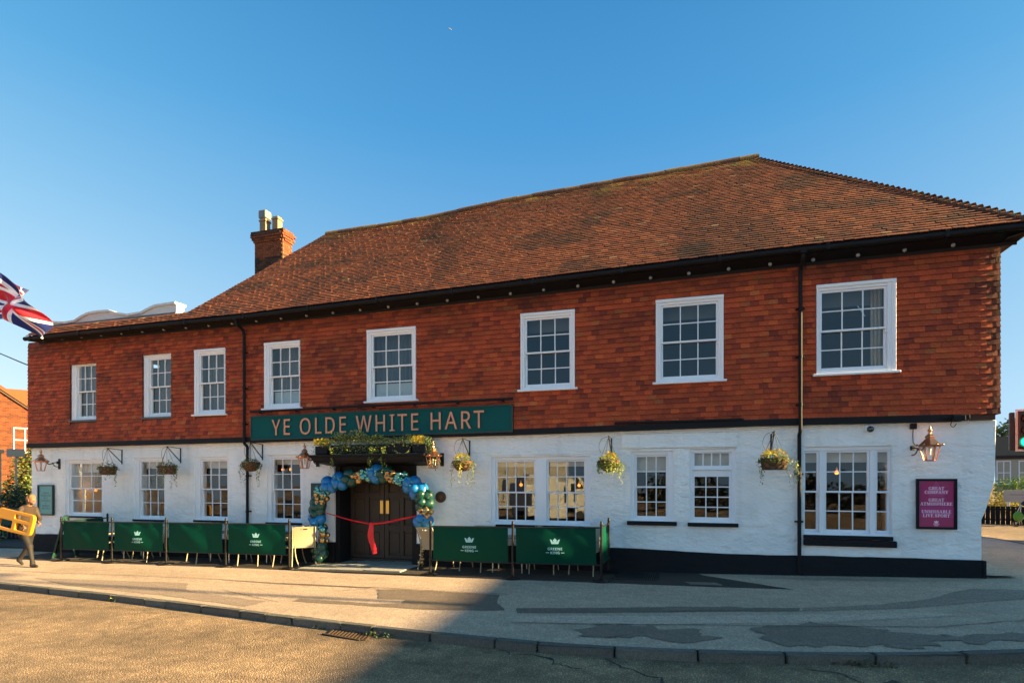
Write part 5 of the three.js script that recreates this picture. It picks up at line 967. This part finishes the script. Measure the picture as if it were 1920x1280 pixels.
function bush(name, label, cat, pos, trunk, blobs, n, s, cols) { const t = thing(name, label, cat, pos), a = new Acc(); foliageMass(a, blobs, n, s, cols); part('trunk', trunk.map(([p, q, r]) => bar(p, q, r, 7, r * .7)), mat(.06, .045, .03, .95), t); part('crown', a.geo(), mt.leaf, t, { kind: 'stuff' }); return t; }
seed = 99;
bush('shrub', 'tall yellow-green sunlit shrub between brick house and pub corner', 'shrub', [-33.2, -.7, -9.4], [[[0, 0, 0], [.1, 1.6, 0], .06], [[0, .3, 0], [-.4, 1.5, .1], .04], [[0, .4, 0], [.4, 1.7, -.1], .04]], [[.1, 3.2, 0, .65, .85], [.5, 2.6, 0, .7, .8], [-.2, 2.1, .1, .75, .7], [.5, 1.7, .1, .8, .7], [-.4, 1.4, .2, .7, .6], [.8, 3.7, -.2, .5, .7], [1.1, 2.1, 0, .8, .9]], 4200, .15, [[.24, .26, .03], [.15, .20, .03], [.07, .12, .02], [.2, .2, .05]]);
bush('shrub', 'dark lower bush with pale flowers behind the walking person', 'shrub', [-25.2, -.55, -4.0], [[[0, 0, 0], [0, .9, 0], .05]], [[-.3, 1.0, 0, .7, .6], [.4, 1.2, -.2, .7, .7], [1.1, .9, -.2, .7, .6], [-.6, 1.6, -.3, .5, .5]], 2600, .1, [[.05, .08, .02], [.03, .06, .015], [.07, .1, .03], [.03, .05, .015]]);
{
  const h = thing('hoarding', 'dark green hoarding panel behind the walking person at the left edge', 'hoarding', [-23.9, -.55, -2.7], .3);
  part('panel', rbox(-1.6, 1.6, .5, 1.25, -.02, .02), mat(.006, .06, .04, .5), h); part('post', [rbox(-1.0, -.94, 0, 1.25, -.08, -.02), rbox(.9, .96, 0, 1.25, -.08, -.02)], mt.black, h);
  const f = thing('railing', 'low black wooden railing below the green hoarding at the left edge', 'fence', [-23.6, -.5, -2.2], .3);
  for (let k = 0; k < 26; k++) part('slat', rbox(-2 + k * .15, -1.92 + k * .15, 0, .62, -.012, .012, .004), mt.black, f); part('rail', [rbox(-2.05, 1.95, .12, .18, -.05, -.013, .004), rbox(-2.05, 1.95, .46, .52, -.05, -.013, .004)], mt.black, f);
  const p = thing('marker_post', 'white sunlit post with flat cap at the extreme left edge', 'post', [-27.45, -.5, -4.75]); part('shaft', rbox(-.06, .06, 0, 3.35, -.06, .06, .02, 2), mt.cream, p); part('cap', rbox(-.13, .13, 3.35, 3.5, -.13, .13, .03, 2), mt.cream, p);
  const s = thing('sign_disc', 'rounded grey back of a street sign before the brick house', 'sign', [-26.7, -.5, -4.9], .75); part('plate', rbox(-.3, .3, 3.2, 3.52, -.015, .015, .012, 3), mat(.34, .30, .25, .7), s); part('pole', bar([0, 0, -.05], [0, 3.4, -.05], .035), mat(.3, .3, .31, .5), s);
  const w = thing('overhead_wire', 'thin dark wire reaching the left corner of the pub', 'wire', [0, 0, 0]); part('cable', tube([[-46, 9.6, -9.5], [-32, 8.0, -6], [-18.45, 5.0, -.4]], .02, 30, 5), mt.black, w);
  const pl = thing('weed', 'light green young plant in front of the black railing at the left edge', 'plant', [-22.9, -.5, -1.9]), a = new Acc(); for (let i = 0; i < 160; i++) leaf(a, rr(-.28, .28), rr(.02, .45), rr(-.2, .2), rr(.05, .1), pick([G.mid, G.lime])); part('leaves', a.geo(), mt.leaf, pl, { kind: 'stuff' });
  struct('planting_bed', uvm(rbox(-34, -18.5, -.8, -.36, -14, -.7, .03)), mat(.05, .04, .03, .95, { bumpMap: rep(T.fineB, 1), bumpScale: .02 }));
}
// ------------------------------------------------------------------ beyond the right corner
{
  const t = thing('traffic_light', 'traffic light showing green with white edged black board at the right edge', 'traffic light', [8.33, .01, -5.98], -.36), bl = mat(.012, .012, .013, .5);
  part('backing_board', rbox(-.2, .2, 2.45, 3.53, -.02, .0, .06, 3), bl, t);
  const fr = shapeOf([[-.2, 2.45], [.2, 2.45], [.2, 3.53], [-.2, 3.53]]); fr.holes.push(new THREE.Path([[-.15, 2.50], [-.15, 3.48], [.15, 3.48], [.15, 2.50]].map((p) => new THREE.Vector2(...p))));
  part('white_border', new THREE.ExtrudeGeometry(fr, { depth: .004, bevelEnabled: false }).translate(0, 0, .002), mat(.72, .66, .62, .6), t);
  part('housing', [rbox(-.15, .15, 2.52, 3.46, .0, .14, .03, 2), rbox(-.32, -.21, 2.48, 3.46, -.22, .02, .02, 2)], bl, t);
  const lens = new THREE.SphereGeometry(.1, 20, 10, 0, Math.PI * 2, 0, Math.PI / 2).scale(1, .35, 1).rotateX(Math.PI / 2), visor = new THREE.CylinderGeometry(.118, .118, .07, 20, 1, true, Math.PI * .5, Math.PI * 1.5).rotateX(Math.PI / 2).rotateZ(Math.PI * .25);
  [[3.28, mat(.012, .002, .002, .5), 'red_lens'], [2.98, mat(.012, .006, .002, .5), 'amber_lens'], [2.68, new THREE.MeshStandardMaterial({ color: 0x001a10, emissive: new THREE.Color(.02, 1, .45), emissiveIntensity: .4 }), 'green_lens']].forEach(([y, m, n]) => { part(n, lens, m, t).position.set(0, y, .16); part('visor', visor, bl, t).position.set(0, y, .185); });
  const L = new THREE.PointLight(new THREE.Color(.02, 1, .45), .25, 0, 2); L.position.set(0, 2.68, .22); t.add(L);
  part('pole', bar([.16, 0, -.12], [.16, 3.85, -.12], .06, 14), bl, t);
}
{
  const t = thing('bungalow', 'low house with dark slate roof and cream bay window beyond the right corner', 'house', [20.2, 0, -32], -.45);
  part('wall', uvm(box(-1.3, 10, 0, 3.2, -8, 0)), brickM(.8), t);
  part('roof', new THREE.ExtrudeGeometry(shapeOf([[.9, 3.2], [-8.9, 3.2], [-4, 4.75]]), { depth: 12, bevelEnabled: false }).rotateY(-Math.PI / 2).translate(10.3, 0, 0), slate, t);
  part('bay', [rbox(-1.25, .9, .9, 3.1, .0, .7, .02), rbox(-1.3, .95, 0, .9, .0, .72, .02)], mat(.42, .38, .29, .8), t);
  part('fascia', rbox(-1.75, 10.3, 3.05, 3.3, .0, .8, .01), mat(.05, .03, .025, .7), t);
  houseWindow(t, .25, 2.2, .8, 1.5, .72); houseWindow(t, -.85, 2.2, .7, 1.5, .72); houseWindow(t, 4.5, 2.0, 1.6, 1.3, .02);
}
{ // front-garden hedge, fence, board, pushchair
  seed = 321;
  bush('hedge', 'green sunlit hedge above the cream board beyond the right corner', 'hedge', [14.6, -.1, -20.4], [[[0, 0, 0], [0, 1.2, 0], .05]], [[-.3, 1.45, 0, .7, .5], [.5, 1.6, 0, .8, .5], [1.4, 1.65, -.3, .9, .55], [2.4, 1.55, -.6, .9, .6], [0, .7, 0, .8, .7], [1.2, .7, -.2, 1, .7]], 3600, .1, [[.16, .28, .03], [.11, .2, .03], [.24, .34, .04]]);
  bush('shrub', 'golden yellow shrub beside the pub corner on the right', 'shrub', [12.75, -.1, -17.9], [[[0, 0, 0], [0, .8, 0], .04]], [[.1, .85, 0, .5, .5], [.55, .6, 0, .5, .5], [-.3, .7, -.3, .5, .5]], 1700, .08, [[.5, .38, .02], [.36, .28, .02], [.14, .15, .02]]);
  const f = thing('fence', 'low black slatted fence in front of the hedge beyond the right corner', 'fence', [13.4, 0, -16.0], -.29);
  for (let k = 0; k < 34; k++) part('slat', rbox(-2.6 + k * .16, -2.46 + k * .16, -.1, .66, -.012, .012, .003), mt.black, f); part('rail', [rbox(-2.65, 2.85, .08, .14, -.05, -.013, .004), rbox(-2.65, 2.85, .5, .56, -.05, -.013, .004)], mt.black, f);
  const b = thing('name_sign', 'cream board on white posts above the black fence on the right', 'sign', [13.45, 0, -17.1], -.3);
  part('board', rbox(-.68, 1.2, .8, 1.32, -.02, .02), mat(.52, .46, .38, .7), b); part('post', [rbox(-.56, -.48, 0, .8, -.03, .03), rbox(.9, .98, 0, .8, -.03, .03)], mt.white, b); part('lettering', [box(-.48, .9, 1.1, 1.13, .0205, .022), box(-.1, .6, .98, 1.0, .0205, .022)], mat(.25, .22, .2, .7), b);
  const p = thing('pushchair', 'dark hooded pushchair at the right edge before the black fence', 'pushchair', [12.55, -.09, -15.1], -.6), dk = mat(.02, .018, .024, .8);
  part('hood', new THREE.SphereGeometry(.27, 18, 12, 0, Math.PI * 2, 0, Math.PI * .55).scale(1, 1, .8).rotateZ(-.5).translate(.1, .78, 0), mat(.03, .025, .035, .85, { side: THREE.DoubleSide }), p); part('seat', [rbox(-.15, .3, .38, .46, -.2, .2, .02), rbox(.22, .34, .42, .85, -.2, .2, .03)], dk, p);
  for (const [x, z] of [[-.25, .2], [-.25, -.2], [.3, .22], [.3, -.22]]) part('wheel', new THREE.TorusGeometry(.1, .022, 8, 18).translate(x, .12, z), dk, p); part('handle', [bar([-.25, .12, .2], [.45, 1.02, .2], .014), bar([-.25, .12, -.2], [.45, 1.02, -.2], .014), bar([.45, 1.02, -.2], [.45, 1.02, .2], .016), bar([.3, .12, .2], [.1, .45, .2], .012), bar([.3, .12, -.2], [.1, .45, -.2], .012)], mt.steel, p);
  const g = thing('bag', 'lime green bag hanging at the pushchair on the right edge', 'bag', [12.25, .32, -14.95]); part('sack', new THREE.SphereGeometry(.17, 16, 12).scale(.95, 1.1, .7), mat(.10, .30, .03, .7), g); part('strap', [bar([-.03, .16, 0], [.08, .46, 0], .016), bar([.06, .16, 0], [.1, .46, 0], .016)], mat(.6, .58, .56, .7), g);
  bush('tree', 'green tree behind the slate roof beyond the right corner', 'tree', [27.5, 0, -48], [[[0, 0, 0], [0, 4.5, 0], .3], [[0, 3, 0], [-1.4, 5.6, 0], .15], [[0, 3.2, 0], [1.3, 5.8, .3], .15]], [[-1.4, 5.6, 0, 1.6, 1.1], [.3, 6.3, 0, 1.6, 1.1], [1.8, 5.9, 0, 1.6, 1.2], [-2.6, 4.9, .3, 1.2, 1.0], [0, 4.8, .4, 2, 1]], 4200, .26, [[.09, .14, .02], [.06, .10, .02], [.15, .19, .03]]);
}
// ------------------------------------------------------------------ out of the picture: what shades the street and shows in the panes
{
  const t = thing('corner_shop', 'flat roofed pale shop across the side street that shades the right half of the pavement', 'shop', [22, 0, -8], .12);
  part('wall', uvm(box(0, 9, 0, 7.2, 0, 19)), mat(.72, .68, .62, .9, { bumpMap: rep(T.stucco, .5), bumpScale: .008 }), t); part('parapet', rbox(-.1, 9.1, 7.2, 7.45, -.1, 19.1, .02), mat(.4, .38, .34, .8), t);  // unseen block behind the street's shadow edge; walls made pale to bounce light
  for (let k = 0; k < 3; k++) houseWindow(t, -.02, 4.6, 1.2, 1.5, 4 + k * 6, -Math.PI / 2);
  const l = thing('street_lamp', 'tall grey street lamp past the shop whose thin shadow crosses the pavement', 'street lamp', [19.5, 0, 3.35]); part('column', bar([0, 0, 0], [0, 9.3, 0], .1, 12, .06), mat(.25, .26, .27, .5), l); part('lamp_head', rbox(-.15, .15, 9.3, 9.45, -.7, .2, .04), mat(.3, .3, .3, .5), l);
}
seed = 606; bush('hedge', 'added dark green hedge across the road, unseen behind the viewer, darkening the pane reflections', 'hedge', [7, -.4, 25], [[[0, 0, 0], [0, 1.2, 0], .05]], [...Array(17)].map((_, i) => [i * 1.1 - 9, 1.15 + .2 * Math.sin(i * 2.3), .2 * Math.cos(i * 1.7), 1.1, 1.2]), 7000, .26, [[.03, .06, .015], [.05, .08, .02], [.02, .04, .012]]);  // unseen hedge, added so the ground-floor panes reflect something dark
{ // sunlit houses and a van on the other side of the road
  const W = mat(.62, .58, .50, .85);
  [[-12, 30, 'cream rendered house opposite with the parked white van before it']].forEach(([x, z, l], i) => {
    const t = thing('rendered_house', l, 'house', [x, -.4, z], Math.PI - .6);
    part('wall', box(-4, 4, 0, 5.4, -7, 0), W, t); part('roof', new THREE.ExtrudeGeometry(shapeOf([[.4, 5.3], [-7.4, 5.3], [-3.5, 8.4]]), { depth: 8.6, bevelEnabled: false }).rotateY(-Math.PI / 2).scale(1, 1, 1).translate(4.3, 0, 0), orangeRoof, t);
    for (const [u, v] of [[-2.4, 1.6], [2.4, 1.6], [-2.4, 4.1], [2.4, 4.1], [0, 4.1]]) houseWindow(t, u, v, 1.2, 1.35, .02); part('door', rbox(-.5, .5, 0, 2.1, -.02, .06, .01), mat(.02, .05, .09, .5), t);
  });
  const v = thing('parked_van', 'white panel van parked across the road', 'van', [-7.2, ground(-7, 6) - KERB, 19], -.93), wm = pmat(.75, .75, .74, .3, { clearcoat: .8 });
  part('body', new THREE.ExtrudeGeometry(shapeOf([[-2.5, .35], [2.4, .35], [2.5, .9], [2.35, 1.15], [1.6, 1.3], [.95, 2.05], [.6, 2.15], [-2.45, 2.15], [-2.5, 2.0]]), { depth: 1.8, bevelEnabled: true, bevelSize: .06, bevelThickness: .06, bevelSegments: 3 }).translate(0, 0, -.9), wm, v);
  part('side_window', new THREE.ExtrudeGeometry(shapeOf([[.45, 1.3], [1.35, 1.3], [.85, 1.95], [.45, 1.95]]), { depth: 1.94, bevelEnabled: false }).translate(0, 0, -.97), mat(.02, .025, .03, .08), v);
  for (const x of [-1.6, 1.6]) part('wheel', new THREE.CylinderGeometry(.33, .33, 2.0, 24).rotateX(Math.PI / 2).translate(x, .33, 0), mat(.02, .02, .02, .8), v);
}
{ // a far airliner, a few pixels of light in the sky
  const t = thing('aircraft', 'tiny pale aircraft high in the blue sky', 'aircraft', [-2358, 4705, -5540], .9);
  part('fuselage', new THREE.CapsuleGeometry(2.6, 34, 4, 10).rotateZ(Math.PI / 2), mat(.2, .2, .21, .6), t); part('wing', [-1, 1].map((s) => { const g = box(-3, 3, -.4, .4, 0, 18); g.rotateY(s > 0 ? -.45 : Math.PI + .45); return g; }), mat(.2, .2, .21, .6), t); part('tail_fin', [box(-18, -13, 0, 7, -.3, .3), box(-18, -14, .5, 1, -7, 7)], mat(.2, .2, .21, .6), t);
}
renderer.render(scene, camera);
